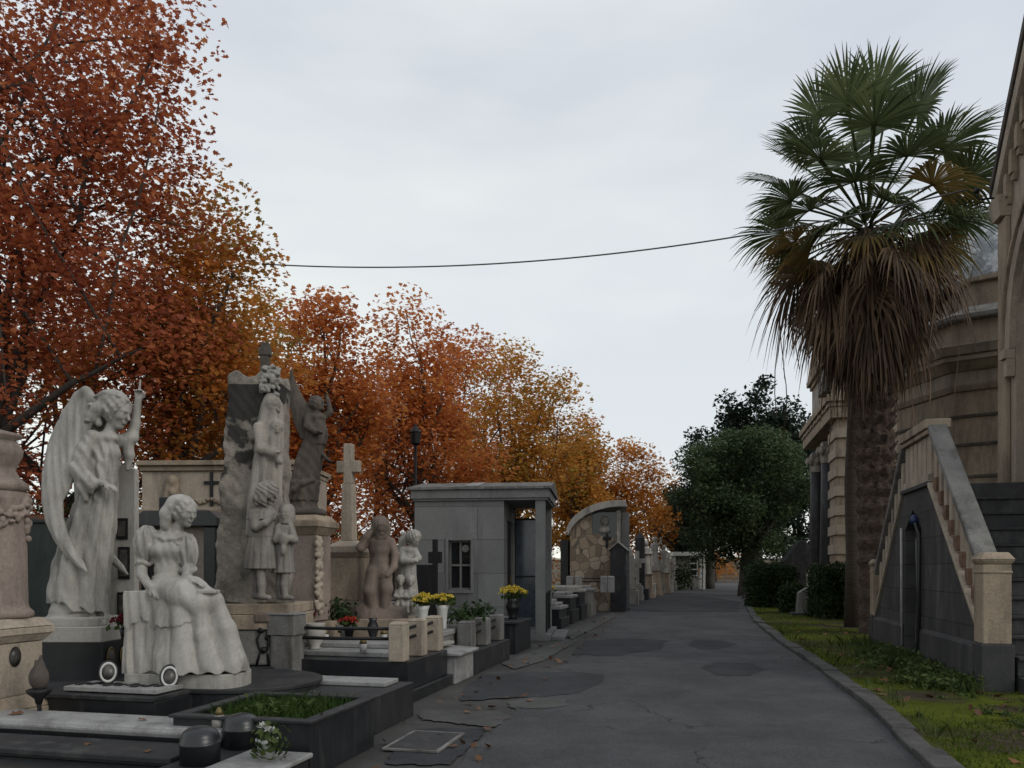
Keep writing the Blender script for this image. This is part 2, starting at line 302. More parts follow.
# ------------------------------------------------------------------ sculpture: smooth-union distance field + surface nets
class Sculpt:
    def __init__(self, lo, hi, h):
        self.lo = np.array(lo, float); self.h = h
        n = np.ceil((np.array(hi)-self.lo)/h).astype(int)+1; self.n = n
        self.ax = [self.lo[i]+h*np.arange(n[i]) for i in range(3)]
        self.D = np.full(n, 1e3, dtype=np.float32)
    def _sl(self, lo, hi):
        a = [int(max(0, math.floor((lo[i]-self.lo[i])/self.h))) for i in range(3)]
        b = [int(min(self.n[i], math.ceil((hi[i]-self.lo[i])/self.h)+1)) for i in range(3)]
        if any(b[i] <= a[i] for i in range(3)): return None
        sl = tuple(slice(a[i], b[i]) for i in range(3))
        return sl, self.ax[0][sl[0]][:,None,None], self.ax[1][sl[1]][None,:,None], self.ax[2][sl[2]][None,None,:]
    def put(self, lo, hi, fn, k, sub=False):
        pad = k*1.2+2*self.h
        r = self._sl([q-pad for q in lo], [q+pad for q in hi])
        if r is None: return
        sl, x, y, z = r
        D = self.D[sl]
        if sub:
            a, b = -self.D[sl], fn(x, y, z)
            hh = np.maximum(k-np.abs(a-b), 0)/k; self.D[sl] = -(np.minimum(a, b)-hh*hh*k/4)
        else:
            d = fn(x, y, z)
            hh = np.maximum(k-np.abs(D-d), 0)/k; self.D[sl] = np.minimum(D, d)-hh*hh*k/4
    def ell(self, c, r, k=3.0, rot=None, sub=False):
        R = np.array(rot) if rot is not None else np.eye(3); mr = max(r)
        def fn(x, y, z):
            p = [x-c[0], y-c[1], z-c[2]]
            q = [R[0][i]*p[0]+R[1][i]*p[1]+R[2][i]*p[2] for i in range(3)]
            k0 = np.sqrt(sum((q[i]/r[i])**2 for i in range(3))); k1 = np.sqrt(sum((q[i]/r[i]**2)**2 for i in range(3)))+1e-9
            return k0*(k0-1)/k1
        self.put([c[i]-mr for i in range(3)], [c[i]+mr for i in range(3)], fn, k, sub); return self
    def cap(self, a, b, ra, rb, k=2.5, sub=False):
        a = np.array(a, float); b = np.array(b, float); ba = b-a; L = float(ba@ba)+1e-9; m = max(ra, rb)
        def fn(x, y, z):
            t = np.clip(((x-a[0])*ba[0]+(y-a[1])*ba[1]+(z-a[2])*ba[2])/L, 0, 1)
            return np.sqrt((x-a[0]-t*ba[0])**2+(y-a[1]-t*ba[1])**2+(z-a[2]-t*ba[2])**2)-(ra+(rb-ra)*t)
        self.put(np.minimum(a,b)-m, np.maximum(a,b)+m, fn, k, sub); return self
    def chain(self, pts, rad, k=2.5):
        for i in range(len(pts)-1): self.cap(pts[i], pts[i+1], rad[i], rad[i+1], k)
        return self
    def box(self, c, hf, rd=2.0, k=2.0):
        def fn(x, y, z):
            q = [np.abs(x-c[0])-hf[0]+rd, np.abs(y-c[1])-hf[1]+rd, np.abs(z-c[2])-hf[2]+rd]
            return np.sqrt(sum(np.maximum(t,0)**2 for t in q))+np.minimum(np.maximum(np.maximum(q[0],q[1]),q[2]),0)-rd
        self.put([c[i]-hf[i] for i in range(3)], [c[i]+hf[i] for i in range(3)], fn, k); return self
    def robe(self, rows, folds=(), k=4.0, hem=None):
        """rows: (z, cx, cy, rx, ry) rising; folds: (count, amp at hem, amp at top, phase, twist per unit z)"""
        R = np.array(rows, float); zs = R[:,0]
        lo = [min(R[:,1]-R[:,3]), min(R[:,2]-R[:,4]), zs[0]]; hi = [max(R[:,1]+R[:,3]), max(R[:,2]+R[:,4]), zs[-1]]
        def fn(x, y, z):
            cx, cy, rx, ry = (np.interp(z, zs, R[:,i]) for i in (1,2,3,4))
            u, v = (x-cx)/rx, (y-cy)/ry
            d = (np.sqrt(u*u+v*v)-1)*np.minimum(rx, ry)
            th = np.arctan2(v, u); w = np.clip((z-zs[0])/(zs[-1]-zs[0]), 0, 1)
            for n, a0, a1, ph, tw in folds:
                q = n*th+ph+tw*(z-zs[0])+0.8*np.sin(2*th+ph)
                d = d-(a0+(a1-a0)*w)*(1.5*np.abs(np.cos(q/2))**0.8-0.9)
            zb = zs[0] if hem is None else hem(x, y)
            return np.maximum(np.maximum(d, zb-z), z-zs[-1])
        pad = 4
        self.put([q-pad for q in lo], [q+pad for q in hi], fn, k); return self
    def plate(self, poly, y0, th, k=1.5, groove=None):
        """a curved plate: outline in (x,z), centre surface y0(x,z), thickness th (half)"""
        P = np.array(poly, float)
        def fn(x, y, z):
            x2 = x[:,:,0][:, :, None]; X = x2+0*z; Z = 0*x2+z
            d = np.full(X.shape, 1e9); ins = np.zeros(X.shape, bool); n = len(P)
            for i in range(n):
                a = P[i]; b = P[(i+1)%n]; e = b-a
                t = np.clip(((X-a[0])*e[0]+(Z-a[1])*e[1])/(e@e+1e-9), 0, 1)
                d = np.minimum(d, (X-a[0]-t*e[0])**2+(Z-a[1]-t*e[1])**2)
                cnd = ((a[1] <= Z) & (b[1] > Z)) | ((b[1] <= Z) & (a[1] > Z))
                if abs(e[1]) > 1e-9: ins ^= cnd & (X < a[0]+(Z-a[1])*e[0]/e[1])
            d2 = np.sqrt(d)*np.where(ins, -1, 1)
            tt = th*np.clip(0.35-d2/8.0, 0.35, 1.0)
            if groove is not None: tt = tt+groove(X, Z)
            dy = np.abs(y-y0(X, Z))-tt
            return np.maximum(d2, dy)
        ys = [y0(np.array(p[0]), np.array(p[1])) for p in poly]
        self.put([P[:,0].min(), min(ys)-th-3, P[:,1].min()], [P[:,0].max(), max(ys)+th+3, P[:,1].max()], fn, k); return self
    def wrinkle(self, lo, hi, fn):
        r = self._sl(lo, hi)
        sl, x, y, z = r
        w = 1
        for q, i in ((x,0),(y,1),(z,2)): w = w*np.clip(np.minimum(q-lo[i], hi[i]-q)/5.0, 0, 1)
        self.D[sl] += (fn(x, y, z)*w).astype(np.float32); return self
    def head(self, c, f, s, hair=0, up=(0,0,1)):
        """a head with a face; c centre, f facing, s half the head's height"""
        c = np.array(c, float); f = np.array(f, float); f /= np.linalg.norm(f)
        up = np.array(up, float); r = np.cross(f, up); r /= np.linalg.norm(r); u = np.cross(r, f)
        R = np.array([f, r, u]).T
        P = lambda a, b, d: c+s*(a*f+b*r+d*u)
        rot = [[R[0][0],R[0][1],R[0][2]],[R[1][0],R[1][1],R[1][2]],[R[2][0],R[2][1],R[2][2]]]
        self.ell(P(-0.08,0,0.18), (0.84*s,0.70*s,0.80*s), 0.15*s, rot)
        self.ell(P(0.2,0,-0.30), (0.50*s,0.44*s,0.66*s), 0.2*s, rot)
        self.ell(P(0.44,0,-0.80), (0.2*s,0.2*s,0.15*s), 0.2*s, rot)          # chin
        for b in (-0.26, 0.26):
            self.ell(P(0.74,b,0.03), (0.12*s,0.15*s,0.085*s), 0.16*s, rot, sub=True)   # eye sockets
            self.ell(P(0.605,b,0.02), (0.10*s,0.12*s,0.07*s), 0.05*s, rot)
            self.ell(P(0.46,b*1.25,-0.20), (0.17*s,0.15*s,0.16*s), 0.2*s, rot)
        self.ell(P(0.66,0,0.20), (0.10*s,0.32*s,0.05*s), 0.16*s, rot)          # brow
        self.cap(P(0.74,0,0.08), P(0.90,0,-0.22), 0.06*s, 0.10*s, 0.10*s)      # nose
        self.ell(P(0.70,0,-0.46), (0.10*s,0.20*s,0.055*s), 0.06*s, rot)        # lips
        self.ell(P(0.68,0,-0.56), (0.09*s,0.17*s,0.05*s), 0.05*s, rot)
        if hair:
            def fn(x, y, z):
                p = [x-c[0], y-c[1], z-c[2]]
                a = (p[0]*f[0]+p[1]*f[1]+p[2]*f[2])/s; b = (p[0]*r[0]+p[1]*r[1]+p[2]*r[2])/s; d = (p[0]*u[0]+p[1]*u[1]+p[2]*u[2])/s
                sh = (np.sqrt(((a+0.14)/0.92)**2+(b/0.86)**2+((d-0.18)/0.92)**2)-1)*0.85
                sh = sh-0.05*np.sin(11*d+6*a+3*np.sin(5*b))-0.03*np.sin(17*a-8*d)
                cut = a-0.30-0.42*(d-0.15)-0.25*np.abs(b)
                return np.maximum(sh, cut)*s
            self.put(c-1.3*s, c+1.3*s, fn, 0.12*s)
        return P
    def hand(self, w, d, n, s, curl=0.5, thumb=1):
        """w wrist, d pointing direction, n palm normal (fingers curl towards it), s hand length"""
        w = np.array(w, float); d = np.array(d, float); d /= np.linalg.norm(d)
        n = np.array(n, float); n -= d*(n@d); n /= np.linalg.norm(n); q = np.cross(d, n)
        for i in range(4):
            o = (i-1.5)*0.125*s
            self.cap(w+q*o*0.4, w+d*0.48*s+q*o, 0.10*s, 0.08*s, 0.08*s)
            L = (0.36, 0.46, 0.48, 0.40)[i]*s; p = w+d*0.48*s+q*o; ang = 0.0
            for j in range(3):
                ang += curl*(0.5, 0.8, 0.6)[j]; e = p+(d*math.cos(ang)+n*math.sin(ang)+q*o*0.02/s)*L*(0.45,0.32,0.25)[j]
                self.cap(p, e, 0.066*s*(1-0.10*j), 0.066*s*(1-0.10*(j+1)), 0.02*s); p = e
        p = w+d*0.14*s+q*thumb*0.16*s; e = p+(d*0.6+q*thumb*0.7+n*0.3)*0.24*s
        self.cap(p, e, 0.10*s, 0.085*s, 0.05*s); self.cap(e, e+(d*0.9+n*0.4)*0.2*s, 0.085*s, 0.07*s, 0.03*s)
    def mesh(self, ox, scale):
        """ox: the origin in sculpture units; returns a mesh in metres"""
        D = self.D; S = D < 0
        cnt = sum(S[i:S.shape[0]-1+i, j:S.shape[1]-1+j, k:S.shape[2]-1+k].astype(np.int8) for i in (0,1) for j in (0,1) for k in (0,1))
        act = (cnt > 0) & (cnt < 8); ii = np.argwhere(act)
        idx = np.full(act.shape, -1, np.int32); idx[act] = np.arange(len(ii))
        cor = [(i,j,k) for i in (0,1) for j in (0,1) for k in (0,1)]
        val = {q: D[ii[:,0]+q[0], ii[:,1]+q[1], ii[:,2]+q[2]] for q in cor}
        acc = np.zeros((len(ii),3)); num = np.zeros(len(ii))
        for a in cor:
            for ax in range(3):
                if a[ax]: continue
                b = list(a); b[ax] = 1; b = tuple(b)
                va, vb = val[a], val[b]; x = (va < 0) != (vb < 0)
                t = np.where(x, va/np.where(x, va-vb, 1), 0)
                p = np.zeros((len(ii),3)); p[:] = a; p[:,ax] = t
                acc[x] += p[x]; num[x] += 1
        V = self.lo+(ii+acc/np.maximum(num,1)[:,None])*self.h
        Q = []
        for ax in range(3):
            sl0 = [slice(None)]*3; sl1 = [slice(None)]*3; sl0[ax] = slice(0,-1); sl1[ax] = slice(1,None)
            e = np.argwhere(S[tuple(sl0)] != S[tuple(sl1)])
            o1, o2 = [(1,2),(2,0),(0,1)][ax]
            e = e[(e[:,o1] > 0) & (e[:,o2] > 0) & (e[:,o1] < act.shape[o1]) & (e[:,o2] < act.shape[o2])]
            ins = S[e[:,0], e[:,1], e[:,2]]
            def cell(d1, d2):
                c = e.copy(); c[:,o1] -= d1; c[:,o2] -= d2; return idx[c[:,0], c[:,1], c[:,2]]
            q = np.stack([cell(1,1), cell(0,1), cell(0,0), cell(1,0)], 1)
            q[~ins] = q[~ins][:, ::-1]; Q.append(q)
        Q = np.concatenate(Q); Q = Q[(Q >= 0).all(1)]
        return (V-np.array(ox))*scale, Q
    def build(self, name, mat, parent, ox, scale):
        V, Q = self.mesh(ox, scale)
        return npmesh(name, V, Q, mat, parent, True)
# ------------------------------------------------------------------ world, sun, camera
sc = bpy.context.scene
def make_world():
    w = bpy.data.worlds.new('World'); sc.world = w; w.use_nodes = True
    nt = w.node_tree; bg = nt.nodes['Background']
    sky = nt.nodes.new('ShaderNodeTexSky'); sky.sky_type = 'NISHITA'; sky.sun_disc = False
    sky.sun_elevation = math.radians(32); sky.sun_rotation = math.radians(125)
    tc = nt.nodes.new('ShaderNodeTexCoord'); sp = nt.nodes.new('ShaderNodeSeparateXYZ')
    nt.links.new(tc.outputs['Generated'], sp.inputs[0])
    base = ramp(nt, sp.outputs['Z'], [(0.0,(7.3,7.4,6.75)),(0.22,(6.9,7.15,6.75)),(0.38,(5.5,5.8,6.0)),(0.55,(4.6,4.95,5.4)),(1.0,(5.3,5.6,6.0))])
    mp = nt.nodes.new('ShaderNodeMapping'); mp.inputs['Scale'].default_value = (1.0,1.0,3.2); mp.inputs['Rotation'].default_value = (0,0.25,0.3)
    nt.links.new(tc.outputs['Generated'], mp.inputs['Vector'])
    n = noise(nt, mp.outputs[0], 2.1, 5, 0.5)
    col = mixc(nt, ramp(nt, n, [(0.38, g(0.0)), (0.66, g(0.55))]), base, (7.05,7.15,6.85))
    n2 = noise(nt, mp.outputs[0], 1.1, 4, 0.5)
    col = mixc(nt, ramp(nt, n2, [(0.42, g(0.0)), (0.62, g(0.55))]), col, (4.4,4.8,5.5))
    col = mixc(nt, 0.94, sky.outputs[0], col)
    nt.links.new(col, bg.inputs['Color']); bg.inputs['Strength'].default_value = 0.1
make_world()
sun = bpy.data.lights.new('sun', 'SUN'); sun.energy = 0.7; sun.angle = math.radians(25); sun.color = (1.0, 0.95, 0.87)
so = bpy.data.objects.new('sun', sun); C.objects.link(so)
sd = Vector((math.sin(math.radians(125))*math.cos(math.radians(32)), math.cos(math.radians(125))*math.cos(math.radians(32)), math.sin(math.radians(32))))
so.rotation_euler = sd.to_track_quat('Z', 'Y').to_euler(); so.location = (5,-5,20)
cam = bpy.data.cameras.new('camera'); cam.sensor_width = 36; cam.lens = 36*F/1024; cam.shift_y = (HOR-384)/1024
cam.clip_end = 3000; cam.clip_start = 0.05
co = bpy.data.objects.new('camera', cam); C.objects.link(co); co.location = (0,0,CZ); co.rotation_euler = (PI/2,0,0); sc.camera = co
sc.view_settings.view_transform = 'Standard'; sc.view_settings.look = 'None'; sc.view_settings.exposure = 0.48; sc.view_settings.gamma = 1.0
sc.cycles.max_bounces = 6; sc.cycles.transparent_max_bounces = 4

# ------------------------------------------------------------------ ground, road, kerb, verge
def strip(name, mat, pts_l, pts_r, z, sub=1):
    V = []; Fc = []
    for l, r in zip(pts_l, pts_r):
        for k in range(sub+1):
            p = l.lerp(r, k/sub); V.append((p.x, p.y, z))
    n = sub+1
    for i in range(len(pts_l)-1):
        for k in range(sub): Fc.append((i*n+k, i*n+k+1, (i+1)*n+k+1, (i+1)*n+k))
    m = MB(); m.add(V, Fc); return struct(m.build(name, mat, bevel=0))
def ground_mat():
    m, nt, b = newmat('bare_earth'); tc = nt.nodes.new('ShaderNodeTexCoord'); v = tc.outputs['Object']
    col = ramp(nt, noise(nt, v, 0.9, 6, 0.65), [(0.3,(0.040,0.036,0.032)),(0.55,(0.085,0.075,0.064)),(0.75,(0.13,0.115,0.10))])
    col = mixc(nt, 0.6, col, ramp(nt, noise(nt, v, 22, 4, 0.7), [(0.3, g(0.4)), (0.7, g(1))]), 'MULTIPLY')
    nt.links.new(col, b.inputs['Base Color']); b.inputs['Roughness'].default_value = 0.95
    bp = nd(nt, 'ShaderNodeBump', i_Strength=0.5, i_Distance=0.03); nt.links.new(noise(nt, v, 18), bp.inputs['Height']); nt.links.new(bp.outputs[0], b.inputs['Normal'])
    return m
def asphalt(name, lo, hi, rough=0.85):
    m, nt, b = newmat(name); tc = nt.nodes.new('ShaderNodeTexCoord'); v = tc.outputs['Object']
    col = ramp(nt, noise(nt, v, 0.8, 9, 0.72), [(0.34, lo), (0.66, hi)])
    mp = nt.nodes.new('ShaderNodeMapping'); mp.inputs['Rotation'].default_value = (0,0,-A); mp.inputs['Scale'].default_value = (1.3,0.10,1)
    nt.links.new(v, mp.inputs['Vector'])
    col = mixc(nt, 0.5, col, ramp(nt, noise(nt, mp.outputs[0], 1.0, 4, 0.6), [(0.35, g(0.72)), (0.65, g(1.0))]), 'MULTIPLY')
    fine = noise(nt, v, 75, 4, 0.85)
    col = mixc(nt, 0.75, col, ramp(nt, fine, [(0.36, g(0.42)), (0.64, g(1.5))]), 'MULTIPLY')
    # hairline cracks
    wv = nd(nt, 'ShaderNodeTexVoronoi', i_Scale=0.42); wv.feature = 'DISTANCE_TO_EDGE'
    dn = nt.nodes.new('ShaderNodeTexNoise'); dn.inputs['Scale'].default_value = 1.6; dn.inputs['Detail'].default_value = 6
    nt.links.new(v, dn.inputs['Vector'])
    vm = nt.nodes.new('ShaderNodeVectorMath'); vm.operation = 'MULTIPLY_ADD'; nt.links.new(dn.outputs['Color'], vm.inputs[0]); vm.inputs[1].default_value = (1.2,1.2,1.2); nt.links.new(v, vm.inputs[2])
    nt.links.new(vm.outputs[0], wv.inputs['Vector'])
    crack = ramp(nt, wv.outputs['Distance'], [(0.0, g(0.25)), (0.011, g(1))])
    col = mixc(nt, ramp(nt, noise(nt, v, 0.8), [(0.46, g(0)), (0.56, g(0.9))]), col, mixc(nt, 1.0, col, crack, 'MULTIPLY'))
    nt.links.new(col, b.inputs['Base Color']); b.inputs['Roughness'].default_value = rough; b.inputs['Specular IOR Level'].default_value = 0.25
    bp = nd(nt, 'ShaderNodeBump', i_Strength=0.55, i_Distance=0.012); nt.links.new(fine, bp.inputs['Height']); nt.links.new(bp.outputs[0], b.inputs['Normal'])
    return m
M['asphalt'] = asphalt('asphalt', (0.046,0.046,0.048), (0.092,0.092,0.096))
M['asphalt_new'] = asphalt('patch_asphalt', (0.022,0.022,0.025), (0.055,0.056,0.06))
M['asphalt_pale'] = asphalt('broken_concrete_surface', (0.055,0.054,0.052), (0.115,0.113,0.107))
M['gutter'] = asphalt('old_concrete_paving', (0.045,0.043,0.041), (0.085,0.082,0.077))
def verge_mat():
    m, nt, b = newmat('mossy_ground'); tc = nt.nodes.new('ShaderNodeTexCoord'); v = tc.outputs['Object']
    moss = ramp(nt, noise(nt, v, 2.5, 6, 0.7), [(0.3,(0.050,0.066,0.009)),(0.7,(0.12,0.14,0.018))])
    dirt = ramp(nt, noise(nt, v, 3.0, 6, 0.7), [(0.3,(0.040,0.032,0.024)),(0.7,(0.085,0.068,0.05))])
    col = mixc(nt, ramp(nt, noise(nt, v, 0.8, 6, 0.65), [(0.47, g(0)), (0.58, g(1))]), moss, dirt)
    col = mixc(nt, 0.6, col, ramp(nt, noise(nt, v, 45, 3, 0.7), [(0.3, g(0.4)), (0.7, g(1.1))]), 'MULTIPLY')
    nt.links.new(col, b.inputs['Base Color']); b.inputs['Roughness'].default_value = 1.0; b.inputs['Specular IOR Level'].default_value = 0.05
    bp = nd(nt, 'ShaderNodeBump', i_Strength=0.8, i_Distance=0.03); nt.links.new(noise(nt, v, 30), bp.inputs['Height']); nt.links.new(bp.outputs[0], b.inputs['Normal'])
    return m
M['earth'] = ground_mat(); M['moss'] = verge_mat()
gm = MB().add([(-400,-300,-0.012),(400,-300,-0.012),(400,600,-0.012),(-400,600,-0.012)], [(0,1,2,3)])
struct(gm.build('ground', 'earth', bevel=0))
SS = [-6,0,3,5,7,9,12,15,18,22,26,30,36,42,50,58,66,74]
def kerb_t(s): return float(np.interp(s, [-6,5.6,7.6,10.8,15,21,30,40,53,66,80],[1.42,1.42,1.50,1.47,1.34,1.31,1.62,2.1,2.7,4.4,7]))
def edge_t(s): return float(np.interp(s, [-6,5,9,13,20,30,36,45,60,80],[-1.55,-1.55,-1.85,-1.8,-2.2,-2.25,-1.9,-1.7,-1.6,-1.5]))
def front_t(s): return float(np.interp(s, [-6,5,9,16,34,50,80],[-2.3,-2.3,-2.6,-2.85,-3.0,-3.4,-4]))
rs = sorted(set(SS+[i*0.6 for i in range(0,80)]))
wob = lambda s, k=0.06: k*math.sin(3.1*s)+k*0.7*math.sin(7.3*s+1)
strip('road', 'asphalt', [ST(s, edge_t(s)+wob(s, 0.07)) for s in rs], [ST(s, kerb_t(s)+0.02) for s in rs], 0.008)
strip('pavement', 'gutter', [ST(s, front_t(s)-0.5) for s in rs], [ST(s, edge_t(s)+0.15) for s in rs], 0.0)
strip('cross_road', 'asphalt', [ST(74,-14), ST(82,-14)], [ST(74,30), ST(82,30)], 0.004)
strip('grass_verge', 'moss', [ST(s, kerb_t(s)+0.13) for s in rs], [ST(s, kerb_t(s)+14) for s in rs], 0.045, 6)
kb = MB(); s = 0.5
while s < 60:
    L = 0.5+rnd.random()*0.45; s2 = s+L-0.012; w = 0.16+rnd.random()*0.05; h = 0.052+rnd.random()*0.022; j = rnd.random()*0.035
    a, b_, c, d = ST(s, kerb_t(s)+j), ST(s, kerb_t(s)+w+j), ST(s2, kerb_t(s2)+w+j), ST(s2, kerb_t(s2)+j)
    kb.add([(*q.xy, -0.01) for q in (a,b_,c,d)]+[(*q.xy, h) for q in (a,b_,c,d)], [(0,3,2,1),(4,5,6,7),(0,1,5,4),(1,2,6,5),(2,3,7,6),(3,0,4,7)])
    s += L
M['kerb'] = stone('kerb_stone', (0.13,0.127,0.12), (0.07,0.068,0.065), 3.0, 0.9, 0.6, (0.03,0.029,0.028), 0.7, streak=False)
struct(kb.build('kerb', 'kerb', bevel=0.012))
def patch(px, mat, z, jit=0.05, name='road_patch'):
    pts = [G(*p) for p in px]; out = []
    for i in range(len(pts)):
        a, b_ = pts[i], pts[(i+1)%len(pts)]
        for k in range(7):
            p = a.lerp(b_, (k+0.4*rnd.random())/7); q = 0.3 if k == 0 else 0.7
            out.append((p.x+q*jit*(rnd.random()-0.5), p.y+q*jit*2*(rnd.random()-0.5), z))
    m = MB().add(out, [tuple(range(len(out)))]); return struct(m.build(name, mat, bevel=0))
patch([(460,702),(466,688),(482,676),(520,673),(570,672),(604,676),(602,684),(578,694),(540,698),(500,699)], 'asphalt_new', 0.012)
patch([(686,645),(696,640),(722,641),(738,645),(720,650),(700,650)], 'asphalt_new', 0.012, 0.1)
patch([(700,668),(716,663),(750,664),(766,670),(748,677),(716,676)], 'asphalt_new', 0.012)
patch([(572,655),(585,641),(630,639),(668,641),(660,650),(616,657)], 'asphalt_new', 0.012, 0.1)
patch([(604,597),(700,596),(742,602),(740,612),(640,612)], 'asphalt_new', 0.012, 0.3)
patch([(508,703),(530,699),(566,700),(568,706),(540,710),(510,709)], 'asphalt_pale', 0.0125)
patch([(418,716),(424,711),(500,712),(512,718),(494,729),(452,724),(424,721)], 'asphalt_pale', 0.0125)
patch([(396,748),(412,730),(486,729),(470,748),(452,766),(384,766)], 'asphalt_new', 0.011)
patch([(500,664),(548,646),(566,640),(575,643),(545,661),(515,670)], 'asphalt_pale', 0.0125)
patch([(560,634),(590,622),(612,613),(618,616),(592,630),(572,640)], 'asphalt_pale', 0.0125)
gr = thing('drain_cover', 'flat rusty metal drain cover set in the broken paving beside the planter', 'drain cover', G(425,742,0.013), A)
m = MB(); m.box(-0.19,0.19,-0.30,0.30,0,0.012)
m.build('cover_plate', 'granite_worn', gr, 0.003)
m = MB()
for sx in (-1,1): m.box(sx*0.20-0.012, sx*0.20+0.012, -0.32, 0.32, 0, 0.016)
for sy in (-1,1): m.box(-0.188, 0.188, sy*0.31-0.01, sy*0.31+0.01, 0, 0.016)
m.build('cover_frame', 'concrete', gr, 0.002)

# ------------------------------------------------------------------ leaves, flowers, grass
def quads_from(P, size, shape='leaf', flat=0.0, seed=1, aspect=0.62, droop=0.0):
    """one small folded leaf per point"""
    r = np.random.default_rng(seed); n = len(P); P = np.asarray(P, float)
    nrm = r.normal(size=(n,3)); nrm[:,2] += flat*2*np.sign(nrm[:,2]+1e-6)*np.abs(r.normal(size=n)); nrm /= np.linalg.norm(nrm,axis=1)[:,None]
    t = r.normal(size=(n,3)); t[:,2] -= droop; t -= nrm*(t*nrm).sum(1)[:,None]; t /= np.linalg.norm(t,axis=1)[:,None]
    b = np.cross(nrm, t); s = size*(0.6+0.8*r.random(n))[:,None]
    if shape == 'plane':
        prof = [(-0.5,0,0),(-0.25,0.42,0.10),(0.05,0.22,0.03),(0.18,0.50,0.12),(0.27,0.16,0.02),(0.62,0.0,-0.03),(0.27,-0.16,0.02),(0.18,-0.50,0.12),(0.05,-0.22,0.03),(-0.25,-0.42,0.10)]
    elif shape == 'leaf':
        prof = [(-0.5,0,0),(-0.05,aspect/2,0.08),(0.5,0,0),(-0.05,-aspect/2,0.08)]
    else:
        prof = [(-0.5,aspect/2,0),(0.5,aspect/2,0),(0.5,-aspect/2,0),(-0.5,-aspect/2,0)]
    k = len(prof)
    V = np.stack([P+s*(a*t+c*b+d*nrm) for a,c,d in prof], 1).reshape(-1,3)
    return V, np.arange(n*k).reshape(n,k)
def blossom_points(c, r, n, rg):
    d = rg.normal(size=(n,3)); d /= np.linalg.norm(d,axis=1)[:,None]; d[:,2] = np.abs(d[:,2])*0.9-0.15
    return np.array(c)+d*r*(0.5+0.5*rg.random(n)[:,None])
def flower_bunch(name, label, loc, mat, vase, vase_mat, h=0.28, rv=0.07, spread=0.16, nb=8, br=0.055, group=None, leafy=80, seed=1):
    """a vase of flowers: vase, foliage, blooms"""
    t = thing(name, label, 'flower vase', loc, rnd.random()*6, group)
    if vase == 'flare': prof = [(rv*0.55,0),(rv*0.6,0.01),(rv*0.62,h*0.3),(rv*0.8,h*0.8),(rv*1.05,h),(rv*0.95,h),(rv*0.7,h*0.85),(0.004,h*0.84)]
    elif vase == 'pot': prof = [(rv*0.7,0),(rv*0.98,h*0.8),(rv*1.08,h*0.82),(rv*1.08,h),(rv*0.95,h),(rv*0.9,h*0.9),(0.004,h*0.9)]
    else: prof = [(rv*0.7,0),(rv*0.5,h*0.12),(rv*0.9,h*0.45),(rv*1.0,h*0.62),(rv*0.7,h*0.85),(rv*0.9,h),(rv*0.75,h),(rv*0.5,h*0.86),(0.004,h*0.85)]
    MB().lathe(prof, 18).build('vase', vase_mat, t, 0, True)
    rg = np.random.default_rng(seed)
    pts = []; cs = []
    for i in range(nb):
        a = 2.4*i+seed; rr = spread*math.sqrt((i+0.5)/nb); z = h+spread*0.9*(1-0.5*(rr/spread)**2)*(0.8+0.35*rg.random())
        cs.append((rr*math.cos(a), rr*math.sin(a), z)); pts.append(blossom_points(cs[-1], br, 46, rg))
    V, Q = quads_from(np.concatenate(pts), br*0.62, 'leaf', 0.2, seed); npmesh('blooms', V, Q, mat, t)
    lp = np.stack([rg.normal(size=leafy)*spread*0.55, rg.normal(size=leafy)*spread*0.55, h+spread*0.75*rg.random(leafy)], 1)
    V, Q = quads_from(lp, 0.075, 'leaf', 0.0, seed+5); f = npmesh('foliage', V, Q, 'leaf_weed', t)
    st = MB()
    for c in cs: st.tube([(c[0]*0.15,c[1]*0.15,h*0.6),(c[0]*0.6,c[1]*0.6,h+0.3*(c[2]-h)),c], 0.004, 5)
    st.build('stems', 'leaf_weed', t, 0)
    return t
def blades(name, pts, hgt, wid, mat, seed, lean=0.5, parent=None):
    r = np.random.default_rng(seed); n = len(pts); P = np.asarray(pts, float)
    a = r.random(n)*2*PI; h = hgt*(0.5+0.9*r.random(n)); w = wid*(0.6+0.8*r.random(n)); l = lean*h*r.random(n); b = r.random(n)*2*PI
    dx, dy = np.cos(a)*w/2, np.sin(a)*w/2; lx, ly = np.cos(b)*l, np.sin(b)*l
    z0 = np.zeros(n)
    V = np.stack([P+np.stack([-dx,-dy,z0],1), P+np.stack([dx,dy,z0],1), P+np.stack([dx*0.8+lx*0.35,dy*0.8+ly*0.35,h*0.6],1),
                  P+np.stack([lx,ly,h],1), P+np.stack([-dx*0.8+lx*0.35,-dy*0.8+ly*0.35,h*0.6],1)], 1).reshape(-1,3)
    return npmesh(name, V, np.arange(n*5).reshape(n,5), mat, parent)
rg0 = np.random.default_rng(3)
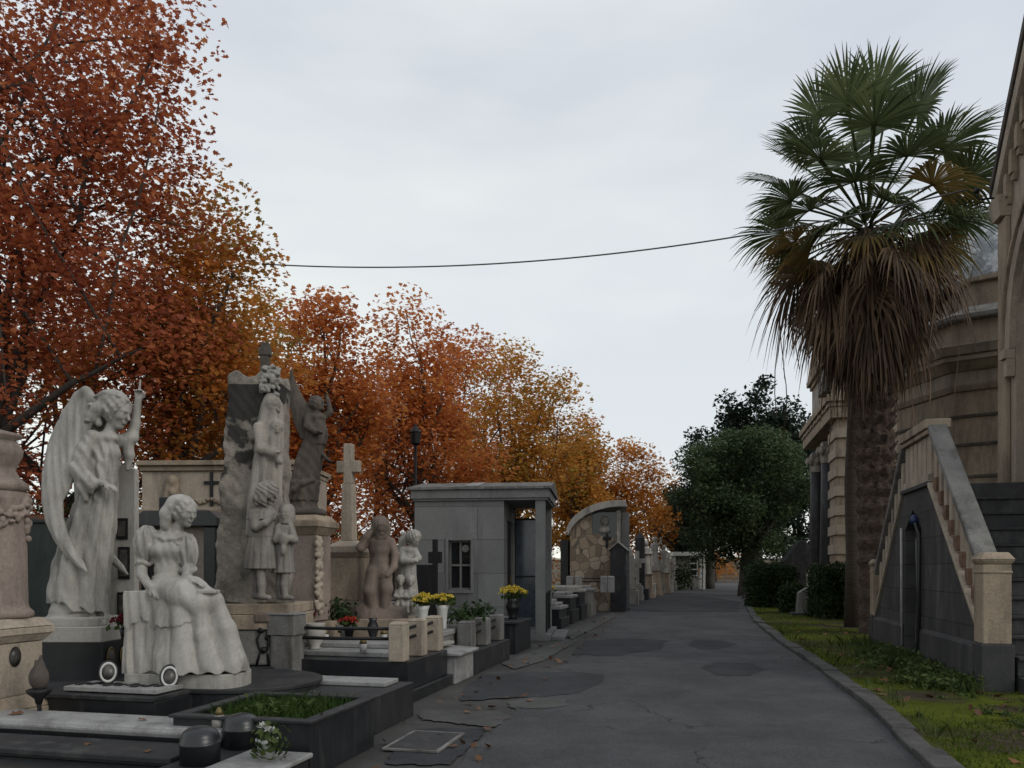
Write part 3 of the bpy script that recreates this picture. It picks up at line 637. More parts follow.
# short turf on the verge, thinner on the bare patches
s_ = 5+rg0.random(26000)**1.6*24; t_ = np.array([kerb_t(x) for x in s_])+0.2+rg0.random(26000)*1.5
X_ = UX*s_+UY*t_; Y_ = UY*s_-UX*t_
keep = (np.sin(1.7*X_+0.6*Y_)+np.sin(2.9*Y_-X_)+rg0.normal(size=len(X_))*0.6) > 0.0
P_ = np.stack([X_[keep], Y_[keep], np.full(keep.sum(), 0.042)], 1)
tag(blades('turf', P_, 0.028, 0.010, 'grass', 4, 1.0), 'low mossy green turf between the kerb and the stair wall', 'grass', kind='stuff')
def weeds(name, pts, label, seed, hgt=0.16, leaf=0.07, per=26):
    r = np.random.default_rng(seed); allp = []
    for x, y, z, sc_ in pts:
        p = r.normal(size=(per,3))*np.array([0.07,0.07,0.0])*sc_; p[:,2] = np.abs(r.random(per))*hgt*sc_; allp.append(p+np.array([x,y,z]))
    V, Q = quads_from(np.concatenate(allp), leaf, 'leaf', 0.35, seed, 0.5)
    return tag(npmesh(name, V, Q, 'leaf_weed'), label, 'weeds', kind='stuff')
wp = []
for i in range(130):
    s = 8.9+rnd.random()**1.2*4.0; t = 2.80-abs(rnd.gauss(0,0.26)); p = ST(s, t); wp.append((p.x, p.y, 0.035, 0.5+0.8*rnd.random()))
weeds('wall_weeds', wp, 'leafy green weeds along the foot of the dark stair wall', 8)
wp = []
for i in range(30):
    s = 6.4+rnd.random()*2.2; t = 2.3+rnd.random()*1.4; p = ST(s, t); wp.append((p.x, p.y, 0.035, 0.4+0.4*rnd.random()))
weeds('verge_weeds', wp, 'small scattered weeds on the bare verge near the newel post', 18, 0.09, 0.05)
gp = []
for i in range(1300):
    s = 8.6+rnd.random()*6.0; gp.append((*ST(s, 2.84-abs(rnd.gauss(0,0.34))).xy, 0.04))
for i in range(220):
    s = 6+rnd.random()*12; gp.append((*ST(s, kerb_t(s)+0.22+abs(rnd.gauss(0,0.12))).xy, 0.04))
tag(blades('wall_grass', gp, 0.15, 0.008, 'leaf_weed', 44, 1.0), 'taller tufts of grass along the stair wall and kerb', 'grass', kind='stuff')
# fallen leaves
def litter(name, pts, size, mat, label, seed):
    r = np.random.default_rng(seed); P = np.asarray(pts)
    V, Q = quads_from(P, size, 'plane', 1.6, seed); return tag(npmesh(name, V, Q, mat), label, 'fallen leaves', kind='stuff')
pts = []
for i in range(80):
    s = 5+rnd.random()**1.5*16; pts.append((*ST(s, kerb_t(s)+0.25+rnd.random()*1.5).xy, 0.065))
litter('verge_leaves', pts, 0.085, 'leaf_dry', 'dry fallen leaves scattered over the mossy verge', 5)
pts = []
for i in range(110):
    s = 4.5+rnd.random()**1.4*26; pts.append((*ST(s, edge_t(s)-rnd.random()**1.5*0.9+0.12).xy, 0.03))
litter('pavement_leaves', pts, 0.07, 'leaf_dry', 'fallen leaves along the broken paving beside the graves', 6)

# ------------------------------------------------------------------ trees
def limb(m, a, b, ra, rb, seed, n=6, wig=0.12):
    r = random.Random(seed); pts = []; rad = []; L = (b-a).length
    for i in range(n+1):
        f = i/n; q = math.sin(PI*f)*wig*L
        pts.append(a.lerp(b, f)+Vector((r.uniform(-1,1)*q*0.5, r.uniform(-1,1)*q*0.5, q*0.4))); rad.append(ra+(rb-ra)*f)
    m.tube(pts, rad, 8); return pts
def tree(name, label, base, height, crown_z0, rx, ry, n_leaf, leaf, mat, seed, group, shape='plane', trunk_r=0.2, bark='bark_dark', nclump=60, cl=0.62, cz=0.55, flat=0.4, cat='tree', lean=(0,0)):
    r = random.Random(seed); rg = np.random.default_rng(seed)
    t = thing(name, label, cat, base, 0, group)
    m = MB(); fork = Vector((lean[0]*0.5, lean[1]*0.5, crown_z0+(height-crown_z0)*0.18))
    limb(m, Vector((0,0,-0.1)), fork, trunk_r*1.15, trunk_r*0.75, seed, 7, 0.03)
    H = height-crown_z0; cen = Vector((lean[0], lean[1], crown_z0+H*0.5)); clumps = []
    for i in range(nclump):
        d = Vector((r.gauss(0,1), r.gauss(0,1), r.gauss(0,1))).normalized(); q = r.random()**0.42
        zz = d.z*q; w = math.sqrt(max(0.05, 1-(abs(zz)**2.2)))
        lob = 1+0.16*math.sin(3*math.atan2(d.y,d.x)+seed)+0.10*math.sin(5*zz+seed)
        clumps.append((cen+Vector((d.x*q*rx*lob, d.y*q*ry*lob, zz*H*cz*(0.97+0.1*r.random()))), cl*(0.65+0.7*r.random())))
    bm = MB()
    for i in range(9):
        c = clumps[(i*7)%nclump][0]; p = limb(bm, fork-Vector((0,0,0.3+0.2*(i%3))), c, trunk_r*0.45, trunk_r*0.10, seed*9+i, 6, 0.10)
        for k in range(3):
            c2 = clumps[(i*7+3*k+2)%nclump][0]; limb(bm, p[3+k%3], c2, trunk_r*0.15, 0.012, seed*50+i*4+k, 5, 0.08)
    P = []; tot = sum(c[1]**2 for c in clumps)
    for c, q in clumps:
        n = max(8, int(n_leaf*q*q/tot)); d = rg.normal(size=(n,3)); d /= np.linalg.norm(d,axis=1)[:,None]
        rr = (rg.random(n)**0.52)[:,None]*q*np.array([1.0,1.0,0.8])
        P.append(np.array(c)+d*rr)
    V, Q = quads_from(np.concatenate(P), leaf, shape, flat, seed, droop=0.8)
    npmesh('crown', V, Q, mat, t); m.build('trunk', bark, t, 0, True); bm.build('limbs', bark, t, 0, True)
    return t
gT = 'autumn plane trees lining the cemetery'
def ptree(px, Y, top, bot, hw, n, leaf, mat, seed, label, **kw):
    b = W(px, HOR, Y); b.z = 0
    zt = CZ+(HOR-top)/F*Y; zb = CZ+(HOR-bot)/F*Y; rx = hw*Y/F
    return tree('plane_tree', label, b, zt, zb, rx, rx*kw.pop('deep', 0.8), n, leaf, 'leaf_'+mat, seed, gT, flat=1.0, **kw)
ptree(-40, 12.2, -160, 515, 180, 39000, 0.084, 'rust', 11, 'tallest dark rust-red plane tree, crown above the angel statue and past the picture top', nclump=220, cl=0.8, trunk_r=0.17, lean=(1.15,0))
ptree(182, 14.5, 192, 512, 100, 27000, 0.09, 'brown', 22, 'rounded orange-brown plane tree with olive leaves behind the rough stone stele', nclump=100, cl=0.75)
ptree(60, 17.5, 250, 540, 130, 9500, 0.115, 'rust', 33, 'rust plane tree half hidden behind the angel and the seated woman', nclump=70, cl=0.75)
ptree(318, 18.5, 308, 535, 64, 15000, 0.105, 'red', 44, 'bright red-orange plane tree behind the dark winged angel', nclump=75, cl=0.75)
ptree(250, 24, 310, 545, 85, 11000, 0.13, 'olive', 55, 'olive-tinged plane tree seen through the gap between red crowns', nclump=50, cl=0.8)
ptree(418, 22.5, 326, 545, 66, 14000, 0.115, 'red', 66, 'wide red-orange plane tree rising behind the grey flat-roofed mausoleum', nclump=85, cl=0.85)
ptree(512, 28, 356, 555, 60, 15000, 0.122, 'olive', 77, 'olive-brown and orange plane tree to the back of the mausoleum portico', nclump=75, cl=0.95)
ptree(468, 33, 338, 560, 56, 14000, 0.135, 'red', 88, 'narrow red plane tree between two wider crowns', nclump=75, cl=1.0)
ptree(576, 37, 424, 566, 36, 9000, 0.145, 'olive', 99, 'small olive and gold plane tree over the curved-roof chapel', nclump=46, cl=0.8)
ptree(620, 47, 450, 570, 46, 11000, 0.165, 'orange', 110, 'bright orange plane tree beyond the curved-roof chapel', nclump=60, cl=0.95)
ptree(654, 56, 470, 572, 30, 3500, 0.2, 'orange', 121, 'farthest orange plane tree next to the dark evergreens', nclump=40, cl=1.0)
ptree(715, 84, 522, 578, 34, 2500, 0.26, 'orange', 132, 'low orange tree far beyond the end of the road', nclump=30, cl=1.2)
ptree(375, 31, 340, 575, 62, 9000, 0.15, 'red', 154, 'red plane tree in the second row, filling the gap behind the mourner statue', nclump=60, cl=0.95)
ptree(300, 34, 365, 575, 70, 8000, 0.16, 'brown', 165, 'brown plane tree in the second row behind the cross monument', nclump=60, cl=1.0)
ptree(548, 44, 388, 575, 50, 11000, 0.165, 'brown', 176, 'brown plane tree in the second row behind the curved-roof chapel', nclump=55, cl=1.0)
ptree(-110, 15, 60, 520, 120, 5000, 0.16, 'rust', 143, 'rust plane tree at the outer left behind the column monument', nclump=60, cl=0.8)
gE = 'dark evergreens at the end of the road'
def etree(px, Y, top, bot, hw, n, leaf, mat, seed, label, **kw):
    b = W(px, HOR, Y); b.z = 0
    zt = CZ+(HOR-top)/F*Y; zb = CZ+(HOR-bot)/F*Y; rx = hw*Y/F
    return tree('evergreen_tree', label, b, zt, zb, rx, rx*0.85, n, leaf, mat, seed, gE, shape='leaf', bark='bark_dark', **kw)
etree(745, 39, 428, 562, 66, 46000, 0.165, 'leaf_dark', 201, 'round deep green evergreen with a leaning trunk beside the road', nclump=120, cl=0.85, trunk_r=0.34, lean=(0.3,0))
etree(758, 46, 383, 555, 50, 21000, 0.25, 'leaf_holm', 202, 'tallest blackish evergreen rising behind the round green one', nclump=90, cl=1.05, trunk_r=0.35)
etree(710, 54, 440, 556, 34, 14000, 0.26, 'leaf_holm', 203, 'blackish evergreen behind the left flank of the round green tree', nclump=70, cl=1.0, trunk_r=0.3)
etree(680, 64, 490, 560, 24, 9000, 0.28, 'leaf_holm', 204, 'low dark evergreen next to the orange trees and the far statues', nclump=50, cl=1.0, trunk_r=0.3)
etree(800, 58, 420, 565, 34, 12000, 0.28, 'leaf_holm', 205, 'dark evergreen next to the columned mausoleum', nclump=60, cl=1.1, trunk_r=0.3)
# hedges
def hedge(name, label, px0, px1, top, base, depth, n, seed, mat='leaf_hedge', group=None, round_=0.2):
    Y = CZ*F/(base-HOR); x0, x1 = (px0-512)/F*Y, (px1-512)/F*Y; h = CZ-(top-HOR)/F*Y-0.045
    t = thing(name, label, 'hedge', ((x0+x1)/2, Y+depth/2, 0.045), A*0.5, group)
    rg = np.random.default_rng(seed); w = x1-x0
    p = rg.random((n,3)); f = rg.integers(0, 5, n); lump = lambda q: 0.05*np.sin(9*q[:,0]+seed)+0.05*np.sin(7*q[:,1]*2+3*q[:,2])
    q = (p-0.5)*np.array([w,depth,h]); q[:,2] += h/2
    j = lump(q)+rg.normal(size=n)*0.035
    q[f==0,0] = w/2; q[f==1,0] = -w/2; q[f==2,1] = -depth/2; q[f==3,1] = depth/2; q[f==4,2] = h
    sgn = np.zeros((n,3)); sgn[f==0,0]=1; sgn[f==1,0]=-1; sgn[f==2,1]=-1; sgn[f==3,1]=1; sgn[f==4,2]=1
    # round the box off
    e = np.abs(q[:,0])/(w/2); e2 = np.abs(q[:,1])/(depth/2); e3 = np.clip((q[:,2]-h/2)/(h/2),0,1)
    q *= (1-round_*np.clip(np.maximum(np.maximum(e*e2, e*e3), e2*e3)-0.6,0,1)[:,None]*np.array([1,1,0.4]))
    V, Q = quads_from(q+sgn*j[:,None], 0.075, 'leaf', 0, seed); npmesh('foliage', V, Q, mat, t)
    V2, Q2 = quads_from(((rg.random((n//2,3))-0.5)*np.array([w,depth,h])*0.9)+np.array([0,0,h/2]), 0.16, 'leaf', 0, seed+1); npmesh('branches', V2, Q2, mat, t)
    return t
hedge('clipped_hedge', 'clipped square hedge with a flat top by the round green tree', 757, 801, 565, 609, 1.7, 5200, 31, group='hedges on the verge')
hedge('clipped_hedge', 'tall dark clipped hedge in front of the twin trunks by the stair', 824, 868, 567, 621, 1.3, 5200, 32, group='hedges on the verge')
hedge('round_bush', 'small rounded green bush beside the grey stone block on the verge', 787, 810, 586, 615, 0.8, 2200, 33, round_=0.45)
# ------------------------------------------------------------------ the angel monument
def angel_monument():
    k = 780/6.9; oy = 625.0; ox = 85.0
    base = W(ox, oy, 6.9)
    t = thing('angel_monument', 'white marble angel with one arm raised, standing on a dark granite pedestal', 'monument', (base.x, base.y, 0), 0)
    zb = base.z
    Z = lambda py: oy-py
    S = Sculpt((40,-40,-3), (140,40,262), 0.8)
    S.robe([(8,79,0,26,21),(30,78,0,26,21),(60,82,0,25.5,20),(100,91,0,22,17),(130,98,-1,17.5,14),(152,101,-1,16,13),(162,102,-1,15,12)],
           [(8,3.4,1.7,0.5,0.016),(13,1.2,0.6,1.2,-0.010)], 3, lambda x,y: 21-(x-78)*0.30+3.0*np.sin(x*0.33+y*0.2)+2*np.sin(y*0.4))
    S.robe([(14,82,-1,22,17),(40,82,0,20,16),(80,88,0,18,14)], [(9,1.6,0.5,1,0.01)], 3)
    S.ell((104,-1,168),(15,12,22),5).ell((106,0,186),(14,12.5,7),4).ell((112,-3,171),(8,9,8),4)
    S.ell((72,2,12),(22,20,16),5).box((80,0,4),(29,22,5),2,4).ell((64,6,24),(13,13,12),5)
    for y in (-7, 6): S.chain([(92,y,16),(97,y,5),(108,y-2,2.5)],[4,4,3.2],2)
    # near arm in a wide sleeve
    S.chain([(98,-10,187),(92,-14,172),(89,-17,152)],[6.5,7.5,8.5],3)
    S.chain([(89,-17,153),(98,-19,143),(104,-20,139)],[8.5,7.5,6.5],3).chain([(92,-18,150),(95,-19,136),(97,-19,124)],[8,6,2.5],3).chain([(100,-20,142),(100,-20,132)],[6,3],3)
    S.chain([(100,-20,141),(116,-20,139)],[4,3.2],1.0); S.hand((116,-20,139),(1,0,-0.45),(0,0.3,-1),15,0.55,-1)
    S.wrinkle((78,-34,118),(112,0,192), lambda x,y,z: 0.55*np.sin(0.55*x+0.42*z+0.3*y)+0.25*np.sin(0.9*x-0.25*z))
    S.wrinkle((92,-20,140),(128,16,190), lambda x,y,z: 0.7*np.sin(0.75*x+0.12*z+0.4*y+0.002*(z-160)**2))
    S.wrinkle((50,-30,20),(125,30,160), lambda x,y,z: 0.40*np.sin(0.50*x+0.16*z+0.25*y))
    # far arm raised
    S.chain([(113,9,185),(125,14,190),(128,15,204)],[6.5,6,4.6],3).chain([(128,15,202),(131,15,228)],[4.6,3.3],2).chain([(121,13,186),(122,14,172),(121,14,158)],[6,5,2.5],3)
    S.hand((131,15,228),(0.05,0,1),(0.6,-0.8,0),15,1.1,1); S.cap((132.5,14,236),(134,13.5,248),1.3,1.0,0.6)
    # neck, head, hair
    S.chain([(108,0,188),(114,-1,204)],[6,5.3],3)
    S.head((118,-2,212.5),(0.95,-0.16,-0.30),16.5,1,(0.3,-0.05,1))
    S.chain([(112,-10,223),(104,-11,214),(97,-9,206),(92,-7,201)],[5,6,6,4.5],2.5).chain([(104,-4,220),(96,-2,211),(91,0,204)],[7,7,4.5],3)
    S.chain([(106,4,226),(97,7,212),(92,8,203)],[7,7.5,5],3).ell((113,-2,226),(14,13,9),4)
    for i in range(16):
        a = i*1.7; S.ell((95+6*math.sin(a*1.3)+i*0.7,-5-8.5*math.cos(a),202+i*1.4),(3.0,3.0,2.2),0.8)
    S.chain([(102,-12,226),(112,-14,229),(123,-12,227),(131,-6,223)],[1.7,1.9,1.9,1.7],1.0)
    f = S.build('figure', 'marble', t, (ox,0,0), 1/k); f.location = (0,0,zb)
    near = [(97,231),(91,235),(84,232),(76,222),(67,206),(60,190),(55,170),(53,148),(54,122),(59,101),(67,84),(80,67),(92,57),(101,52),(97,62),(88,74),(80,90),(75,106),(74,122),(79,132),(85,148),(91,172),(97,197),(103,214)]
    def gv(X, Zv): return 0.55*np.sin(np.hypot((X-112)*1.0, (Zv-205)*0.30)*0.95)
    S = Sculpt((45,-42,46), (112,10,242), 0.95)
    S.plate(near, lambda X, Zv: -9-np.clip(228-Zv,0,200)*0.092+0.06*(X-75), 3.4, 1.5, gv)
    S.chain([(103,-8,200),(98,-9,222),(91,-9,232),(83,-9,227),(70,-11,207)],[3.4,4.2,4.0,3.6,2.4],3)
    w = S.build('wing', 'marble', f, (ox,0,0), 1/k)
    far = [(x+10+max(0,(110-z))*0.10, z+3 if z > 200 else z-3) for x, z in near]
    S = Sculpt((52,0,40), (128,52,242), 0.95)
    S.plate(far, lambda X, Zv: 13+np.clip(228-Zv,0,200)*0.07, 3.4, 1.5, gv)
    S.build('wing', 'marble', f, (ox,0,0), 1/k)
    m = MB(); m.box(-37/k, 31/k, -28/k, 26/k, zb-15/k, zb); m.build('base_block', 'marble', t, 0.008)
    m = MB(); m.box(-36/k, 32/k, -27/k, 30/k, 0.36, zb-15/k); m.build('pedestal', 'granite', t, 0.006)
    for i, (px, py) in enumerate(((102,657),(113.5,656))):
        x = 32/k+0.004; y = -14/k+i*26/k; z = CZ-(py-570)/k
        p = MB(); p.lathe([(0.001,0),(0.062,0),(0.075,0.008),(0.066,0.014),(0.06,0.012),(0.001,0.012)], 24, sq=1.4)
        o = p.build('portrait_medallion', 'brass', t, 0, True, (x, y, z)); o.rotation_euler = (PI/2, 0, PI/2)
        q = MB(); q.lathe([(0.001,0),(0.055,0),(0.055,0.004),(0.001,0.005)], 20, sq=1.4); q.build('portrait', 'photo', o, 0, True, (0,0,0.0115))
    return t
angel_monument()
# dark wall panel and the white slab with framed pictures
p = W(122, 620, 7.25); k = 780/7.25
t = thing('memorial_slab', 'tall plain white marble slab with small framed portraits behind the angel', 'memorial slab', (p.x, p.y, 0), -0.12)
m = MB(); m.prism([(-17/k,0.3),(16/k,0.3),(16/k,CZ+100/k),(5/k,CZ+105/k),(-17/k,CZ+103/k)], 1, -0.035, 0.035); m.build('slab', 'marble', t, 0.005)
for x, z, h in ((3,41,21),(5,7,32),(4,-35,26)):
    fr = MB(); fr.box((x-6)/k,(x+6)/k,-0.048,-0.0355,CZ+(z-h/2)/k,CZ+(z+h/2)/k); o = fr.build('picture_frame', 'iron', t, 0.002)
    q = MB(); q.box((x-4)/k,(x+4)/k,-0.051,-0.0485,CZ+(z-h/2+3)/k,CZ+(z+h/2-3)/k); q.build('portrait', 'photo', o, 0)
p = W(46, 610, 8.2); k = 780/8.2
t = thing('green_marble_panel', 'dark green marble back panel of a tomb behind the column monument', 'tomb panel', (p.x, p.y, 0), A)
m = MB(); m.box(-0.75,0.62,0,0.10,0,CZ+47/k); m.build('panel', 'green_wall', t)
m = MB(); m.box(-0.79,0.66,-0.03,0.13,CZ+47/k+0.002,CZ+51/k); m.build('coping', 'granite_worn', t)
m = MB(); m.box(0.02,0.30,-0.02,-0.002,0.95,1.08); m.build('plaque', 'marble_slab', t, 0.003)

# ------------------------------------------------------------------ the seated woman
def seated_woman():
    k = 780/6.4; ox, oy = 192.0, 688.0
    base = W(ox, oy, 6.4); zb = base.z
    t = thing('seated_woman_monument', 'white marble woman in a puff-sleeved dress seated on a draped block, smiling', 'monument', (base.x, base.y, zb), 0)
    S = Sculpt((118,-52,14), (256,34,200), 0.85)
    # skirt and draped seat
    hem = lambda x, y: 19+1.5*np.sin(x*0.35+y*0.2)
    S.robe([(16,200,-10,50,29),(24,200,-10,49,28),(36,198,-10,46,26),(55,196,-10,41,22),(75,194,-10,35,19),(92,191,-9,28,16),(100,184,-6,18,13)],
           [(12,3.6,1.5,0.4,0.010),(5,2.4,0.8,2.5,0.0)], 4, hem)
    S.ell((240,-14,26),(10,14,9),6).chain([(222,-16,88),(234,-18,60),(243,-18,32)],[7,7,8],6)
    S.chain([(209,-26,88),(213,-29,56),(220,-31,26)],[6,4,4],6)
    def blk(x, y, z):
        fx = 1.6*np.sin(x*0.42+0.03*z+1.2*np.sin(x*0.13))+0.7*np.sin(x*0.95+1+0.02*z); fl = (96-z)*0.05
        return np.maximum(np.maximum(np.abs(x-153)-17-fl+0*y-0.05*fx, np.abs(y+3)-17-fl*0.6-fx*0.7), np.maximum(z-96, 17-z))*0.85
    S.put((118,-40,14),(180,30,98), blk, 4)
    def frill(x, y, z):   # gathered cloth hanging over the seat's edge
        e = 66+5*np.sin(x*0.21+1)+1.5*np.sin(x*0.8)
        return np.maximum(np.maximum(np.abs(x-153)-18.5+0*y, np.abs(y+3)-19.5-0.9*np.sin(x*0.55+0.06*z)), np.maximum(z-97.5, e-z))*0.85
    S.put((118,-40,50),(176,30,100), frill, 2)
    # thighs and lap under the apron
    S.chain([(172,-4,100),(198,-14,98),(217,-19,89)],[14,12.5,10.5],7).chain([(168,-12,98),(190,-20,94),(206,-24,86)],[13,11.5,9.5],7)
    S.robe([(40,197,-9,46.5,27.5),(55,195,-10,42.5,24),(75,193,-10,37,21),(92,190,-9,30.5,18.5),(101,183,-6,20.5,15)], [(12,3.6,1.2,0.4,0.010)], 1.0,
           lambda x,y: 62+0.011*(x-180)**2+1.3*np.abs(np.sin(x*0.45))+np.where(y > -12, 60, 0)+0*x)
    # body
    S.ell((169,-2,118),(13.5,11,13),5).ell((171,-2,138),(17.5,12.5,17),6).ell((178,-8,138),(9,8,8),4).ell((164,-10,138),(9,8,8),4).ell((171,0,150),(20,10.5,7.5),5)
    S.robe([(104,169,-3,16,13),(112,168,-2,14,11.5)], [(15,1.2,0.3,0,0)], 3)
    for i in range(5): S.ell((181+2.2*math.sin(i*2.2),-12.5-0.3*i,146-2.4*i),(1.9,1.6,1.9),0.8)      # posy at the neck
    S.chain([(160,-9,152),(170,-13,148),(180,-12,149),(187,-7,152)],[2.2,2.4,2.4,2.2],1.5)
    def puff(c, r, fr):
        def fn(x, y, z):
            p = [(x-c[0])/r[0], (y-c[1])/r[1], (z-c[2])/r[2]]; a = np.arctan2(p[1], p[0])
            return (np.sqrt(p[0]**2+p[1]**2+p[2]**2)-1)*min(r)-0.8*np.sin(a*9+p[2]*1.5)
        S.put([c[i]-r[i]-2 for i in range(3)], [c[i]+r[i]+2 for i in range(3)], fn, 4)
        for i in range(14):
            a = 2*PI*i/14; S.ell((c[0]+fr[3]*math.cos(a)+fr[0], c[1]+fr[3]*math.sin(a)+fr[1], c[2]+fr[2]+1.2*math.sin(3*a)), (2.2,2.2,2.4), 1.2)
    puff((149,-4,144),(12.5,11.5,18),(-2.5,-1,-19,7.2)); puff((190,-3,136),(8.5,9,17),(0.5,-2,-18,6.4))
    S.wrinkle((134,-20,120),(200,16,165), lambda x,y,z: 0.32*np.sin(0.8*x+0.25*z+0.3*y)+0.2*np.sin(0.5*z-0.9*x))
    S.wrinkle((126,-46,20),(252,30,100), lambda x,y,z: 0.30*np.sin(0.42*x+0.10*z+0.2*y))
    S.chain([(145,-6,126),(147,-11,113),(158,-20,103),(163,-22,101)],[5.2,5,3.8,3.2],1.5); S.hand((163,-22,101),(0.5,-0.35,-0.55),(0.1,0.4,-0.9),15,0.45,-1)
    S.chain([(191,-6,121),(192,-13,111),(202,-23,107)],[5,4.8,3.4],1.5); S.hand((202,-23,107),(1,-0.30,-0.22),(0,-0.1,-1),15,0.4,1)
    S.box((218,-24,97),(9,7,1.8),0.8,1)                                                       # open book on the knee
    # neck and head
    S.chain([(174,-1,152),(182,-3,166)],[6.2,5.2],3)
    S.head((186.5,-4,175),(0.86,-0.48,-0.18),14.3,1,(0.1,-0.05,1))
    S.chain([(178,4,186),(170,3,176),(167,1,165),(166,-1,157)],[7,7,6.5,4.5],3).chain([(176,-8,183),(170,-7,174),(168,-6,163)],[6.5,6.5,5],3).ell((181,-3,187),(11,11,6.5),3)
    S.chain([(184,-14,186),(178,-13,180),(173,-10,170),(169,-7,160)],[3,3,3,2.5],1.5)
    f = S.build('figure', 'marble', t, (ox,0,0), 1/k)
    m = MB(); n = 18
    poly = [(-56/k,-24/k),(40/k,-34/k)]+[(40/k+18/k*math.sin(PI*i/n), -4/k-30/k*math.cos(PI*i/n)) for i in range(1,n)]+[(40/k,26/k),(-56/k,26/k)]
    m.prism(poly, 2, 0, 17.5/k); m.build('plinth', 'marble', t, 0.006)
    for px, py, dx, dy in ((128,668,-66,-34),(189,671,-4,-42)):
        o = MB().lathe([(0.001,0),(0.066,0),(0.072,0.01),(0.066,0.016),(0.058,0.013),(0.001,0.012)], 28, sq=1.35).build('portrait_medallion', 'black_ceramic', t, 0, True, (dx/k, dy/k, (oy-py)/k))
        o.rotation_euler = (PI/2-0.25, 0, 0.35); o.rotation_mode = 'ZYX' if False else 'XYZ'
        r_ = MB(); r_.lathe([(0.046,0.0125),(0.046,0.018),(0.060,0.018),(0.060,0.0125)], 28, sq=1.35, caps=False); r_.build('white_rim', 'white_paint', o, 0, True)
        MB().lathe([(0.001,0.0125),(0.045,0.0125),(0.045,0.015),(0.001,0.0155)], 24, sq=1.35).build('portrait', 'photo', o, 0, True)
    return t
seated_woman()
flower_bunch('flower_vase', 'dark vase of wine-red carnations between the angel and the seated woman', W(127,660,6.35), 'petal_wine', 'flare', 'black_ceramic', 0.26, 0.06, 0.10, 7, 0.06, leafy=20, seed=3)
# platform under both statues
t = thing('tomb_platform', 'dark granite tomb platform with a rounded end under the two white statues', 'tomb', ST(6.05,-4.0), A)
n = 16; R_ = 0.62
poly = [(-1.55,-1.10),(0.12,-1.10),(0.12,-0.68),(0.22,-0.68)]+[(0.22+R_*math.sin(PI*i/n), -0.06-R_*math.cos(PI*i/n)) for i in range(1,n)]+[(0.22,0.6),(-1.55,0.6)]
MB().prism(poly, 2, 0, 0.33).build('base', 'granite', t, 0.008)
MB().prism([(x*1.015, y*1.03) for x, y in poly], 2, 0.332, 0.365).build('top_slab', 'granite_worn', t, 0.006)
t = thing('book_slab', 'white marble ledger slab with dark metal letters lying at the foot of the statues', 'grave slab', ST(5.20,-4.32,0.375), A)
MB().box(-0.42,0.40,-0.19,0.13,0,0.035).build('slab', 'marble_slab', t, 0.005)
m = MB()
for i in range(9): m.box(-0.38+i*0.082, -0.33+i*0.082, -0.12+0.03*(i%3), 0.0+0.04*(i%2), 0.0355, 0.041)
m.build('metal_ornament', 'iron', t, 0)

# ------------------------------------------------------------------ column monument at the left edge
def column_monument():
    Y = 5.8; k = 780/Y; b = W(0, 744, Y)
    t = thing('column_monument', 'pinkish stone column monument with a flower garland and urn, at the left edge', 'monument', (b.x, b.y, 0), A)
    z = lambda py: CZ-(py-570)/k
    m = MB(); m.cbox(0,0,0,0.52,0.52,z(722)); m.cbox(0,0,z(722)+0.001,0.48,0.48,z(708)-z(722)); m.frustum(0,0,z(708)+0.002,z(694),0.48,0.48,0.40,0.40)
    m.build('base', 'limestone', t, 0.012)
    MB().cbox(0,0,z(694),0.385,0.385,z(642)-z(694)).build('die', 'limestone_light', t, 0.008)
    m = MB(); m.frustum(0,0,z(641.5),z(634),0.40,0.40,0.48,0.48); m.cbox(0,0,z(633.8),0.50,0.50,0.05); m.frustum(0,0,z(626.5),z(618),0.50,0.50,0.38,0.38)
    m.build('cap', 'limestone_light', t, 0.006)
    m = MB(); m.lathe([(0.205,z(618)),(0.22,z(616)),(0.22,z(612)),(0.19,z(608)),(0.182,z(604)),(0.176,z(560)),(0.168,z(500)),(0.165,z(492))], 28); m.build('shaft', 'pink_stone', t, 0, True)
    m = MB(); m.lathe([(0.165,z(492)+.001),(0.185,z(488)),(0.185,z(484)),(0.13,z(478)),(0.10,z(470)),(0.11,z(466)),(0.145,z(456)),(0.15,z(450)),(0.125,z(444)),(0.10,z(440)),(0.145,z(437)),(0.14,z(434)),(0.08,z(432)),(0.02,z(430))], 26); m.build('urn', 'pink_stone', t, 0, True)
    S = Sculpt((-40,-40,0),(40,40,75),1.0)          # carved garland, in pixels at this distance
    rr = random.Random(4)
    for i in range(90):
        f = rr.random(); a = -2.6+f*3.2; sag = 22*math.sin(PI*f)**0.8
        zz = 62-sag+rr.uniform(-7,7); R0 = 22.5+rr.uniform(-1,3)
        S.ell((R0*math.cos(a),R0*math.sin(a),zz),(rr.uniform(2.2,4.2),rr.uniform(2.2,4.2),rr.uniform(2,4)),1.0)
    for i in range(45):
        a = rr.choice((-2.6,0.6,-1.0))+rr.uniform(-.18,.18); R0 = 22.5+rr.uniform(0,3); S.ell((R0*math.cos(a),R0*math.sin(a),60-rr.random()*46),(3.2,3.2,3.6),1.0)
    g_ = S.build('garland', 'pink_stone', t, (0,0,0), 1/k); g_.location = (0,0,z(560))
    rf = MB(); rf.lathe([(0.001,0),(0.045,0),(0.05,0.008),(0.001,0.012)], 20, sq=1.5); o = rf.build('portrait_medallion', 'photo', t, 0, True, (0.194,-0.06,z(655))); o.rotation_euler = (PI/2,0,PI/2)
    return b, z, k
cb_, cz_, ck_ = column_monument()
p = W(39, 690, 5.55); k = 780/5.55
t = thing('flame_lamp', 'greyish stone flame lamp on a dark bracket beside the column pedestal', 'grave lamp', p, 0)
S = Sculpt((-14,-14,-8),(14,14,40),0.8)
